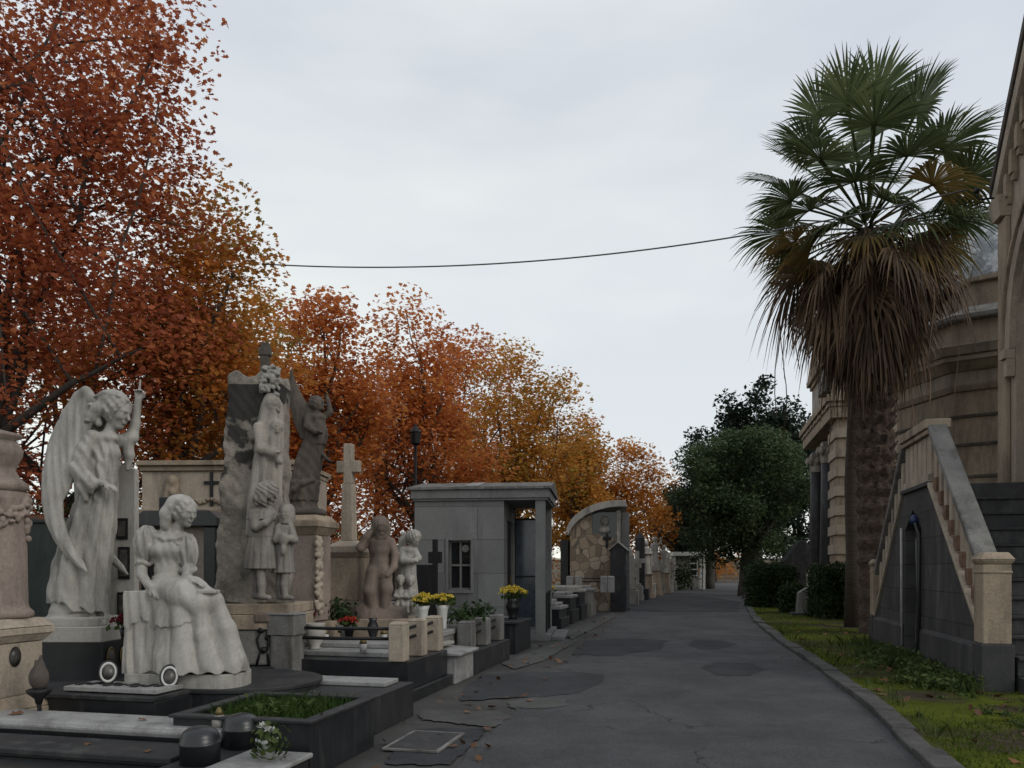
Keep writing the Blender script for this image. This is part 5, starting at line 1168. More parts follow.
# vases and small things on the railed grave
t = thing('vase_plinth', 'low grey stone plinth carrying the two white vases of yellow flowers', 'plinth', ST(9.18,-3.22,0.0), A)
MB().box(-0.22,0.22,-0.32,0.32,0,0.50).build('block', 'concrete', t, 0.01); MB().box(-0.24,0.24,-0.34,0.34,0.502,0.56).build('top_slab', 'marble_slab', t, 0.008)
flower_bunch('flower_vase', 'tall white vase of yellow chrysanthemums, nearer of the pair in front of the mausoleum', ST(9.05,-3.30,0.562), 'petal_yellow', 'flare', 'white_paint', 0.30, 0.085, 0.13, 9, 0.055, 'white vases of yellow chrysanthemums', 60, 31)
flower_bunch('flower_vase', 'tall white vase of yellow chrysanthemums, farther of the pair in front of the mausoleum', ST(9.30,-3.13,0.562), 'petal_yellow', 'flare', 'white_paint', 0.30, 0.085, 0.14, 9, 0.055, 'white vases of yellow chrysanthemums', 60, 32)
flower_bunch('flower_vase', 'black vase of yellow chrysanthemums on the dark block by the portico', ST(12.35,-2.95,0.50), 'petal_yellow', 'urn', 'black_ceramic', 0.34, 0.12, 0.19, 11, 0.075, None, 80, 33)
flower_bunch('flower_vase', 'small dark pot of bright red flowers at the feet of the stone mourner', ST(8.25,-3.9,0.52), 'petal_red', 'pot', 'black_ceramic', 0.15, 0.06, 0.09, 7, 0.05, None, 40, 34)
t = thing('vase', 'plain rounded white marble urn on the white slab of the railed grave', 'vase', ST(7.62,-4.0,0.457), 0)
MB().lathe([(0.06,0),(0.065,0.01),(0.05,0.03),(0.11,0.12),(0.12,0.2),(0.10,0.25),(0.115,0.27),(0.1,0.275),(0.001,0.26)], 20).build('vase', 'marble', t, 0, True)
t = thing('stone_stump', 'short broken stone stump with a carved top beside the white urn', 'stone post', ST(7.5,-4.22,0.457), 0.3)
MB().cbox(0,0,0,0.17,0.17,0.30).build('shaft', 'pink_stone', t, 0.015)
m = MB()
for i in range(9): m.ball((0.05*math.cos(i*2.1),0.05*math.sin(i*2.1),0.31+0.02*(i%3)), (0.05,0.05,0.045), 8, 6)
m.build('carved_top', 'dark_statue', t, 0, True)
t = thing('iron_flower_stand', 'rusty black iron flower stand holding a square stone cap beside the stele steps', 'flower stand', ST(7.05,-4.25,0.0), 0)
m = MB()
for i in range(4):
    a = PI/4+i*PI/2; c, s_ = math.cos(a), math.sin(a)
    m.tube([(0.09*c,0.09*s_,0.34),(0.05*c,0.05*s_,0.48),(0.085*c,0.085*s_,0.60),(0.04*c,0.04*s_,0.70),(0.08*c,0.08*s_,0.77)], 0.013, 6)
for j in range(8): m.ball((0.05*math.cos(j*2.4),0.05*math.sin(j*2.4),0.42+j*0.04), (0.04,0.04,0.035), 7, 5)
m.build('ironwork', 'iron', t, 0, True)
MB().cbox(0,0,0,0.24,0.24,0.34).build('stone_foot', 'granite', t, 0.01)
MB().cbox(0,0,0.772,0.17,0.17,0.10).build('stone_cap', 'brown_statue', t, 0.02)
t = thing('white_box_urn', 'pale square ossuary box on the corner of the stele steps', 'stone box', ST(7.12,-4.02,0.85), A)
MB().box(-0.17,0.12,-0.13,0.13,-0.20,0.0).build('box', 'concrete', t, 0.006); MB().box(-0.18,0.13,-0.14,0.14,0.002,0.022).build('lid', 'marble_slab', t, 0.004)
MB().cbox(-0.02,0,-0.85,0.24,0.24,0.648).build('support', 'concrete', t, 0.006)
for i, (s, t_, h, lab) in enumerate(((8.1,-4.12,0.12,'small white grave candle beside the pot of red flowers'),(7.42,-3.35,0.09,'low white grave candle on the front of the white slab'),(8.55,-3.6,0.13,'white grave candle at the foot of the cherub group'))):
    t = thing('grave_candle', lab, 'candle', ST(s,t_,0.457 if s < 8.3 else 0.42), 0)
    MB().lathe([(0.035,0),(0.04,h*0.9),(0.035,h),(0.001,h)], 14).build('candle', 'white_paint', t, 0, True); MB().lathe([(0.042,h+.001),(0.03,h+0.03),(0.008,h+0.05),(0.001,h+0.05)], 14).build('lid', 'brass', t, 0, True)
flower_bunch('flower_vase', 'dark stone vase of wine-red flowers between the white urn and the mourner', ST(8.0,-4.3,0.45), 'petal_wine', 'urn', 'granite_worn', 0.3, 0.10, 0.10, 7, 0.05, None, 60, 35)
t = thing('potted_shrub', 'small dark green shrub in a grey pot in front of the cross monument', 'potted plant', ST(8.75,-4.25,0.40), 0)
MB().lathe([(0.09,0),(0.13,0.2),(0.14,0.21),(0.14,0.24),(0.12,0.24),(0.001,0.22)], 18).build('pot', 'concrete', t, 0, True)
r = np.random.default_rng(36); p = r.normal(size=(260,3))*np.array([0.09,0.09,0.10])+np.array([0,0,0.38]); V, Q = quads_from(p, 0.06, 'leaf', 0, 36); npmesh('foliage', V, Q, 'leaf_hedge', t)
t = thing('dark_vase', 'plain dark vase without flowers beside the pot of red flowers', 'vase', ST(8.35,-3.65,0.457), 0)
MB().lathe([(0.05,0),(0.055,0.01),(0.03,0.04),(0.06,0.14),(0.065,0.2),(0.04,0.26),(0.055,0.29),(0.045,0.29),(0.001,0.27)], 18).build('vase', 'granite', t, 0, True)
# iron cross and dark headstone before the mausoleum
t = thing('iron_cross', 'tall black iron cross standing in front of the mausoleum wall', 'grave cross', ST(10.9,-3.78), A)
zz = lambda py: CZ-(py-570)/(780/11.0)
m = MB(); m.box(-0.035,0.035,-0.03,0.03,0,zz(538)); m.build('upright', 'iron', t, 0.004)
m = MB(); m.box(-0.10,-0.036,-0.032,0.032,zz(563),zz(551)); m.box(0.036,0.10,-0.032,0.032,zz(563),zz(551)); m.build('arms', 'iron', t, 0.004)
t = thing('black_headstone', 'plain black headstone beside the iron cross', 'headstone', ST(11.1,-3.98), A)
MB().box(-0.15,0.12,-0.05,0.05,0,zz(564)).build('stone', 'granite', t, 0.008); MB().box(-0.22,0.2,-0.1,0.1,0,0.2).build('foot', 'granite_worn', t, 0.008)
t = thing('block_tomb', 'dark granite block tomb with a flat lid carrying the black flower vase', 'tomb', ST(12.2,-3.1), A)
MB().box(-0.5,0.36,-0.52,0.55,0,0.46).build('block', 'granite', t, 0.008); MB().box(-0.52,0.39,-0.55,0.58,0.462,0.50).build('lid', 'granite_worn', t, 0.006)
# ------------------------------------------------------------------ grey mausoleum
def mausoleum():
    Y = 14.3; k = 780/Y; b = W(545, 641, Y); z = lambda py: CZ-(py-570)/k
    t = thing('grey_mausoleum', 'grey stone mausoleum with a barred window and a glazed portico facing the road', 'mausoleum', (b.x,b.y,0), math.radians(-6.5))
    L = -2.44; wx0, wx1, wz0, wz1 = -1.80, -1.375, 0.93, 1.85; D = 2.0; zt = z(500)
    m = MB()                                          # near wall with a window opening: four pieces butted
    m.box(L,wx0,0,0.2,0.12,zt); m.box(wx1,-0.76,0,0.2,0.12,zt); m.box(wx0,wx1,0,0.2,0.12,wz0); m.box(wx0,wx1,0,0.2,wz1,zt)
    m.box(L,L+0.2,0.2,D,0.12,zt); m.box(L+0.2,-0.76,D-0.2,D,0.12,zt); m.box(-0.90,-0.76,0.2,0.55,0.12,zt); m.box(-0.90,-0.76,1.45,D-0.2,0.12,zt); m.box(-0.90,-0.76,0.55,1.45,2.25,zt)
    m.build('wall', 'mausoleum', t, 0)
    MB().box(L-0.06,0.10,-0.06,D+0.06,0,0.12).build('plinth', 'mausoleum_plain', t, 0.008)
    m = MB(); m.box(-0.18,0,0.0,0.2,0.121,zt); m.build('corner_pier', 'mausoleum_plain', t, 0.008)
    m = MB(); m.box(-0.18,0,D-0.2,D,0.121,zt); m.build('corner_pier', 'mausoleum_plain', t, 0.008)
    m = MB(); m.box(L-0.03,0.05,-0.04,D+0.04,zt+0.001,zt+0.04); m.box(L-0.06,0.08,-0.07,D+0.07,zt+0.041,zt+0.20); m.build('fascia', 'mausoleum_plain', t, 0.006)
    zr = zt+0.201; m = MB(); m.prism([(-0.12,zr),(D+0.12,zr),(D+0.12,zr+0.05),(D/2,zr+0.24),(-0.12,zr+0.05)], 0, L-0.10, 0.12); r_ = m.build('roof', 'concrete', t, 0.006)
    m = MB(); m.prism([(-0.05,zr+0.068),(D/2-0.1,zr+0.229),(D/2-0.1,zr+0.237),(-0.05,zr+0.076)], 0, -1.50, -1.22); m.build('roof_patch', 'marble_slab', t, 0)
    w = MB(); f = 0.035; w.box(wx0,wx0+f,0.10,0.15,wz0,wz1); w.box(wx1-f,wx1,0.10,0.15,wz0,wz1); w.box(wx0+f,wx1-f,0.10,0.15,wz0,wz0+f); w.box(wx0+f,wx1-f,0.10,0.15,wz1-f,wz1)
    xm, zm = (wx0+wx1)/2, (wz0+wz1)/2; w.box(xm-0.02,xm+0.02,0.101,0.149,wz0+f,wz1-f); w.box(wx0+f,xm-0.02,0.102,0.148,zm-0.02,zm+0.02); w.box(xm+0.02,wx1-f,0.102,0.148,zm-0.02,zm+0.02)
    wo = w.build('window', 'window_frame', t, 0.003)
    MB().box(wx0+f,wx1-f,0.152,0.16,wz0+f,wz1-f).build('pane', 'glass_dark', wo, 0)
    q = MB().lathe([(0.03,0),(0.07,0.004),(0.07,0.012),(0.03,0.016)], 20).build('medallion', 'window_frame', wo, 0, False, (xm+0.095,0.098,wz1-0.15)); q.rotation_euler = (PI/2,0,0)
    w = MB(); w.box(wx0-0.05,wx0,-0.015,0.015,wz0-0.06,wz1+0.05); w.box(wx1,wx1+0.05,-0.015,0.015,wz0-0.06,wz1+0.05); w.box(wx0,wx1,-0.015,0.015,wz1,wz1+0.05); w.box(wx0,wx1,-0.03,0.015,wz0-0.06,wz0); w.build('window_surround', 'mausoleum_plain', wo, 0.003)
    g_ = MB(); g_.box(-0.74,-0.20,D-0.14,D-0.12,0.122,zt-0.25); go = g_.build('glass_screen', 'glass_blue', t, 0)
    g_ = MB(); g_.box(-0.758,-0.741,D-0.16,D-0.10,0.122,zt); g_.box(-0.199,-0.181,D-0.16,D-0.10,0.122,zt); g_.box(-0.741,-0.199,D-0.16,D-0.10,zt-0.25,zt-0.21); g_.box(-0.741,-0.199,D-0.155,D-0.105,1.15,1.18); g_.build('screen_frame', 'iron', go, 0)
    d = MB(); d.box(-0.86,-0.80,0.55,1.45,0.122,2.249); do = d.build('door', 'door_dark', t, 0.004); MB().box(-0.80,-0.77,1.30,1.34,1.0,1.2).build('handle', 'brass', do, 0.004)
    m = MB()
    for y in (0.45,0.62,0.79,1.25,1.42,1.59): m.box(-0.03,-0.005,y-0.012,y+0.012,0.122,0.85)
    m.box(-0.032,-0.003,0.2,D-0.2,0.851,0.88); m.build('low_gate', 'iron', t, 0)
    m = MB(); m.box(0.101,0.36,0.1,D-0.1,0,0.07); m.build('step', 'mausoleum_plain', t, 0.01)
mausoleum()
# ------------------------------------------------------------------ chapel with the curved roof
def curved_chapel():
    Y = 25.0; k = 780/Y; b = W(563, 610, Y); z = lambda py: CZ-(py-570)/k; X = lambda px: (px-563)/k
    t = thing('curved_chapel', 'small chapel clad in brown crazy paving under a white quarter-arch roof', 'chapel', (b.x,b.y,0), math.radians(-7))
    n = 14; arc = []
    for i in range(n+1):
        a = PI*0.94-(PI*0.94-PI*0.46)*i/n; arc.append((X(620)+1.68*math.cos(a)*1.0, z(542)+1.10*math.sin(a)))
    outer = [(x-0.06, zz+0.20) for x, zz in arc]
    MB().prism(arc+outer[::-1], 1, -0.25, 2.6).build('arched_roof', 'marble', t, 0.01)
    ins = [(x, zz-0.004) for x, zz in arc if X(571) < x < X(616)]
    op = [(X(616),z(534)),(X(604),z(534)),(X(600),z(532)),(X(593),z(532)),(X(593),z(521))]
    def top(x): return float(np.interp(x, [a_[0] for a_ in arc], [a_[1] for a_ in arc]))-0.004
    wall = [(X(570),0),(X(616),0),(X(616),z(538)),(X(604),z(538)),(X(599),z(534)),(X(592),z(534)),(X(592),top(X(592)))]+[(x,zz) for x, zz in ins[::-1] if x < X(591)]+[(X(570),top(X(570)))]
    MB().prism(wall, 1, 0, 0.3).build('clad_wall', 'cladding', t, 0)
    MB().box(X(592),X(616),0.31,0.34,z(538),z(512)).build('opening_back', 'glass_dark', t, 0)
    MB().box(X(616)+.002,X(620),-0.1,0.25,0,z(511)).build('end_post', 'marble_old', t, 0.01)
    MB().box(X(570),X(620),2.1,2.4,0,z(534)).box(X(621),X(629),0.4,2.4,0,z(512)).build('rear_wall', 'mausoleum_plain', t, 0)
    MB().box(X(560.5),X(568),0.0,2.3,0,z(540)).build('dark_end_wall', 'granite_worn', t, 0.01)
    m = MB(); m.box(X(605.4),X(608),-0.05,-0.003,z(548),z(534)); m.build('cross', 'iron', t, 0.003)
    m = MB(); m.box(X(602.6),X(605.3),-0.05,-0.003,z(540),z(537)); m.box(X(608.1),X(610.8),-0.05,-0.003,z(540),z(537)); m.build('cross_arms', 'iron', t, 0.003)
    S = Sculpt((-9,-7,-8),(9,7,14),0.6); S.head((0,0,5),(0.2,-0.9,0),6,1); S.ell((0,0,-5),(7,4,5),2); o = S.build('bust', 'marble', t, (0,0,0), 1/k/1.15); o.location = (X(604.5),0.15,z(526))
    return b, k
curved_chapel()
Y = 24.2; k = 780/Y; b = W(618, 602, Y); z = lambda py: CZ-(py-570)/k
t = thing('gabled_tomb', 'narrow grey house-shaped tomb with a gable, beside the curved-roof chapel', 'tomb', (b.x,b.y,0), math.radians(-12))
m = MB(); m.prism([(-0.24,0),(0.24,0),(0.24,z(550)),(0,z(543)),(-0.24,z(550))], 1, 0, 1.1); m.build('body', 'granite_worn', t, 0.01)
m = MB(); m.prism([(-0.30,z(551)),(0,z(543)+.004),(0.30,z(551)),(0.30,z(550)),(0,z(541)),(-0.30,z(550))], 1, -0.06, 1.16); m.build('roof', 'marble_old', t, 0.005)
MB().box(0.243,0.26,0.15,0.95,0.1,z(556)).build('door', 'glass_blue', t, 0)
post_fence('white_post_railing', 'white stone posts with a rail in front of the curved-roof chapel', [W(570,600,23.6)*1, W(579,600,23.6), W(604,600,23.6), W(611,600,23.6)], 1.12, 0.62, [(1,2)], 0.20, 'marble_slab')
# ------------------------------------------------------------------ low graves along the road, near and far
def low_grave(s, t_, L, Wd, h, top, base, label, head=None, group=None, steps=1, hd=0.8):
    t = thing('low_grave', label, 'grave', ST(s,t_), A, group)
    m = MB(); m.box(-L/2,L/2,-Wd/2,Wd/2,0,h*0.55); m.box(-L/2+0.06,L/2-0.06,-Wd/2+0.06,Wd/2-0.06,h*0.55+.001,h); m.build('base', base, t, 0.01)
    for i in range(steps): MB().box(-L/2+0.04+i*0.1,L/2-0.02-i*0.12,-Wd/2+0.03+i*0.08,Wd/2-0.03-i*0.08,h+0.002+i*0.072,h+0.07+i*0.072).build('slab', top, t, 0.01)
    hz = h+0.003+steps*0.072
    if head == 'cross':
        MB().box(-L/2+0.1,-L/2+0.22,-0.06,0.06,hz,hz+hd).build('headstone', base if base != 'granite' else 'marble_old', t, 0.01); MB().box(-L/2+0.11,-L/2+0.21,-0.22,-0.061,hz+hd*0.62,hz+hd*0.76).box(-L/2+0.11,-L/2+0.21,0.061,0.22,hz+hd*0.62,hz+hd*0.76).build('cross_arms', base if base != 'granite' else 'marble_old', t, 0.008)
    elif head == 'round':
        poly = [(-0.3,hz),(0.3,hz)]+[(0.3*math.cos(PI*i/8),hz+hd*0.7+0.3*math.sin(PI*i/8)) for i in range(9)]
        m = MB(); m.add([(-L/2+0.08,y,zz) for y,zz in poly]+[(-L/2+0.20,y,zz) for y,zz in poly], [tuple(range(11)), tuple(range(21,10,-1))]+[(i,11+i,11+(i+1)%11,(i+1)%11) for i in range(11)]); m.build('headstone', 'marble_old', t, 0.008)
    elif head == 'slab': MB().box(-L/2+0.06,-L/2+0.18,-Wd/2+0.15,Wd/2-0.15,hz,hz+hd).build('headstone', 'granite_worn', t, 0.01)
    return t
low_grave(13.6,-3.9,1.4,0.9,0.3,'marble_slab','granite','low black grave with a pale slab tucked under the mausoleum wall',None,steps=2)
low_grave(17.5,-3.75,1.6,1.1,0.42,'marble_slab','granite','first low grave beyond the mausoleum portico, with stacked white slabs','slab',steps=3,hd=0.3)
low_grave(19.0,-3.75,1.6,1.1,0.62,'marble_slab','granite_worn','second low grave beyond the portico, taller and greyer than the first','round',steps=2,hd=0.6)
low_grave(20.5,-3.75,1.6,1.1,0.72,'marble','granite','black grave with a bright white lid in front of the curved-roof chapel','cross',steps=2,hd=0.45)
low_grave(22.0,-3.7,1.6,1.1,0.72,'marble_slab','concrete','pale concrete grave at the foot of the white post railing',None,steps=2)
low_grave(23.3,-3.95,1.7,1.3,0.62,'marble','limestone_light','wide pale grave right under the clad wall of the curved-roof chapel',None,steps=2)
low_grave(26.6,-3.5,1.8,1.1,0.45,'granite_worn','granite','dark grave beyond the narrow house-shaped tomb','slab',hd=0.5)
gF = 'graves along the far end of the row'
for i in range(12):
    s = 29+i*2.7
    low_grave(s, edge_t(s)-1.05-0.15*rnd.random(), 1.7, 1.3, 0.35+0.35*rnd.random(), ['marble','marble','marble_slab'][i%3], ['concrete','marble_old','limestone_light','concrete'][i%4], 'low pale-topped grave in the far row near the end of the road', ['cross','slab','round',None][(i*3)%4], gF, 1+i%2, 0.8)
for i in range(7):
    s = 15.5+i*2.3
    low_grave(s, -7.4-0.5*rnd.random(), 1.9, 1.2, 0.4+0.2*rnd.random(), 'marble_slab', ['granite','limestone','concrete'][i%3], 'grave in the second row under the autumn trees', ['cross','round','slab'][i%3], 'graves in the second row under the trees', 1, 0.9)
# flowers on the graves beyond the portico
flower_bunch('flower_vase', 'brown pot of dried orange flowers on the first grave beyond the portico', ST(17.2,-3.3,0.60), 'petal_yellow', 'pot', 'wood', 0.2, 0.12, 0.16, 8, 0.06, None, 60, 41)
# figures in the far row
def standing_figure(seed, pose):
    S = Sculpt((-24,-16,-2),(24,16,106),1.1)
    S.robe([(0,0,0,13,11),(30,0,0,12,10),(55,0,0,9.5,8),(64,0,0,9,7.5)],[(8,1.3,0.5,seed,0.03)],3)
    S.ell((0,0,68),(10,7.5,11),4).ell((0,0,78),(12,7,5),4).chain([(0,0,80),(0,-1,86)],[4,4],2); S.head((0.5,-1,92),(0.3*(seed%3-1),-0.9,-0.15),8.5,1)
    if pose == 0: S.chain([(-11,0,77),(-14,-6,64),(-3,-12,62)],[4.2,4,3],2).chain([(11,0,77),(14,-6,64),(3,-12,63)],[4.2,4,3],2)
    elif pose == 1: S.chain([(11,0,77),(17,-4,86),(16,-6,98)],[4.2,3.8,2.6],2).chain([(-11,0,77),(-14,-4,62),(-12,-8,50)],[4.2,4,3],2)
    else: S.chain([(-11,0,77),(-17,-6,70),(-20,-10,78)],[4.2,3.8,2.8],2).chain([(11,0,77),(13,-6,62),(5,-10,54)],[4.2,4,3],2)
    return S
fig_mesh = {}
def far_statue(px, base, top, Y, pose, label, mat='marble_old', seed=1, wide=0.62):
    k = 780/Y; b = W(px, base, Y); b.z = 0; ztop = CZ-(top-570)/k; ped = ztop*0.42
    t = thing('grave_statue', label, 'statue', b, A, 'statues in the far row of graves')
    m = MB(); m.cbox(0,0,0,wide*1.3,wide*1.3,0.25); m.cbox(0,0,0.251,wide,wide,ped-0.30); m.frustum(0,0,ped-0.048,ped,wide,wide,wide*1.2,wide*1.2); m.build('pedestal', 'limestone', t, 0.015)
    S = standing_figure(seed, pose); f = S.build('figure', mat, t, (0,0,0), (ztop-ped)/101.0); f.location = (0,0,ped); f.rotation_euler = (0,0,-A+0.4)
far_statue(627,597,541,30,2,'slim white statue just past the curved-roof chapel','marble_old',1)
far_statue(646,594,541,36,0,'white statue with folded arms next to the tall dark obelisk stone','marble',2)
far_statue(655,592,537,40,1,'tallest white statue of the far row, one arm raised','marble',3)
far_statue(664,591,545,44,2,'white statue nearest the small white kiosk','marble',4)
Y = 34; k = 780/Y; b = W(640, 595, Y); b.z = 0
t = thing('obelisk_stone', 'tall dark obelisk gravestone among the white statues of the far row', 'gravestone', b, A)
MB().frustum(0,0,0.5,2.7,0.45,0.4,0.38,0.33).frustum(0,0,2.701,2.95,0.38,0.33,0.05,0.05).build('shaft', 'granite_worn', t, 0.01); MB().cbox(0,0,0,0.8,0.7,0.49).build('foot', 'granite', t, 0.01)
flower_bunch('flower_vase', 'bunch of pale pink flowers at the foot of the far statues', ST(33.5,-3.4,0.5), 'petal_red', 'pot', 'white_paint', 0.3, 0.15, 0.3, 10, 0.10, None, 60, 51)
gX = 'white stone crosses in the far row of graves'
for px, base, top, Y in ((632,596,556,29),(637,595,551,33),(650,593,556,37),(660,592,560,42),(669,591,553,46),(673,590,561,50)):
    b = W(px, base, Y); b.z = 0; h = CZ-(top-570)/(780/Y); t = thing('grave_cross', 'white stone cross on a block among the small monuments of the far row', 'grave cross', b, A, gX)
    MB().cbox(0,0,0,0.5,0.45,h*0.3).cbox(0,0,h*0.3+.001,0.34,0.3,h*0.05-.002).build('block', 'marble_old', t, 0.02); MB().cbox(0,0,h*0.35+.001,0.17,0.14,h*0.65).box(-0.34,0.34,-0.064,0.064,h*0.76,h*0.85).build('cross', 'marble', t, 0)
# kiosk
Y = 52; k = 780/Y; b = W(690, 589, Y); z = lambda py: CZ-(py-570)/k
t = thing('white_kiosk', 'small white flat-roofed kiosk tomb at the end of the road', 'kiosk', (b.x,b.y,0), math.radians(-6))
MB().box(-1.0,0.55,0.1,1.8,0,z(556)).build('wall', 'concrete', t, 0.01)
MB().box(-1.05,-0.95,-0.02,0.095,0,z(556)).build('post', 'white_paint', t, 0.01); MB().box(0.85,1.0,-0.02,0.2,0,z(556)).build('post', 'white_paint', t, 0.01); MB().box(0.85,1.0,1.6,1.8,0,z(556)).build('post', 'white_paint', t, 0.01)
MB().box(-1.15,1.15,-0.2,2.0,z(556)+0.002,z(552)).build('roof', 'white_paint', t, 0.02)
m = MB(); m.box(-0.02,0.5,0.05,0.097,0.9,2.2); wo = m.build('window', 'white_paint', t, 0.005)
m = MB()
for i in range(3): m.box(0.03,0.45,0.03,0.048,0.98+i*0.41,1.30+i*0.41)
m.build('pane', 'glass_dark', wo, 0)
r = np.random.default_rng(61); p = r.normal(size=(900,3))*np.array([0.45,0.3,0.55])+np.array([0,0,0.9]); p[:,2] = np.abs(p[:,2])
t = thing('round_bush', 'dark green bush growing against the white kiosk wall', 'bush', W(682,590,50.5)*1, 0); t.location.z = 0
V, Q = quads_from(p, 0.16, 'leaf', 0, 62); npmesh('foliage', V, Q, 'leaf_hedge', t)
far = thing('wayside_shrine', 'small white shrine figure in a dark niche at the end of the road', 'shrine', (W(708,588,56).x, 56, 0), A)
m = MB(); m.box(-0.5,0.5,0.3,0.7,0,1.9); m.build('back', 'granite_worn', far, 0.02)
S = standing_figure(5, 0); o = S.build('figure', 'marble', far, (0,0,0), 1.2/101); o.location = (0,0,0.35); MB().cbox(0,0,0,0.5,0.5,0.34).build('foot', 'concrete', far, 0.01)
# perimeter walls
t = thing('perimeter_wall', 'long old stone perimeter wall behind the autumn trees, with a tiled coping', 'wall', ST(4,-12.2), A)
MB().box(-0.3,0,0,86,0,2.15).build('wall', 'plaster', t, 0); MB().prism([(-0.42,2.152),(0.12,2.152),(0.10,2.22),(-0.15,2.36),(-0.40,2.22)], 1, -0.05, 86.05).build('coping', 'limestone', t, 0.01)
r = np.random.default_rng(71); P_ = np.stack([r.normal(size=5200)*0.16-0.15, r.random(5200)*40, 2.42+np.abs(r.normal(size=5200))*0.16], 1)
V, Q = quads_from(P_, 0.11, 'leaf', 0.3, 72); npmesh('ivy', V, Q, 'leaf_weed', t)
t = thing('end_wall', 'dark boundary wall closing the view at the far end of the road', 'wall', ST(92,-14), A)
MB().box(0,60,0,0.4,0,2.5).build('wall', 'plaster', t, 0); MB().box(-0.05,60.05,-0.06,0.46,2.502,2.62).build('coping', 'concrete', t, 0)
# lamp post among the trees
Y = 19.5; b = W(415.5, 620, Y); b.z = 0
t = thing('lamp_post', 'thin black lamp post standing in front of the red trees behind the mausoleum', 'lamp post', b, A)
MB().tube([(0,0,0),(0,0,0.8),(0,0,4.4)], [0.06,0.045,0.035], 10).build('pole', 'iron', t, 0, True)
m = MB(); m.lathe([(0.03,4.40),(0.12,4.46),(0.14,4.72),(0.16,4.74),(0.05,4.88),(0.01,4.95)], 10); m.build('lantern', 'iron', t, 0)

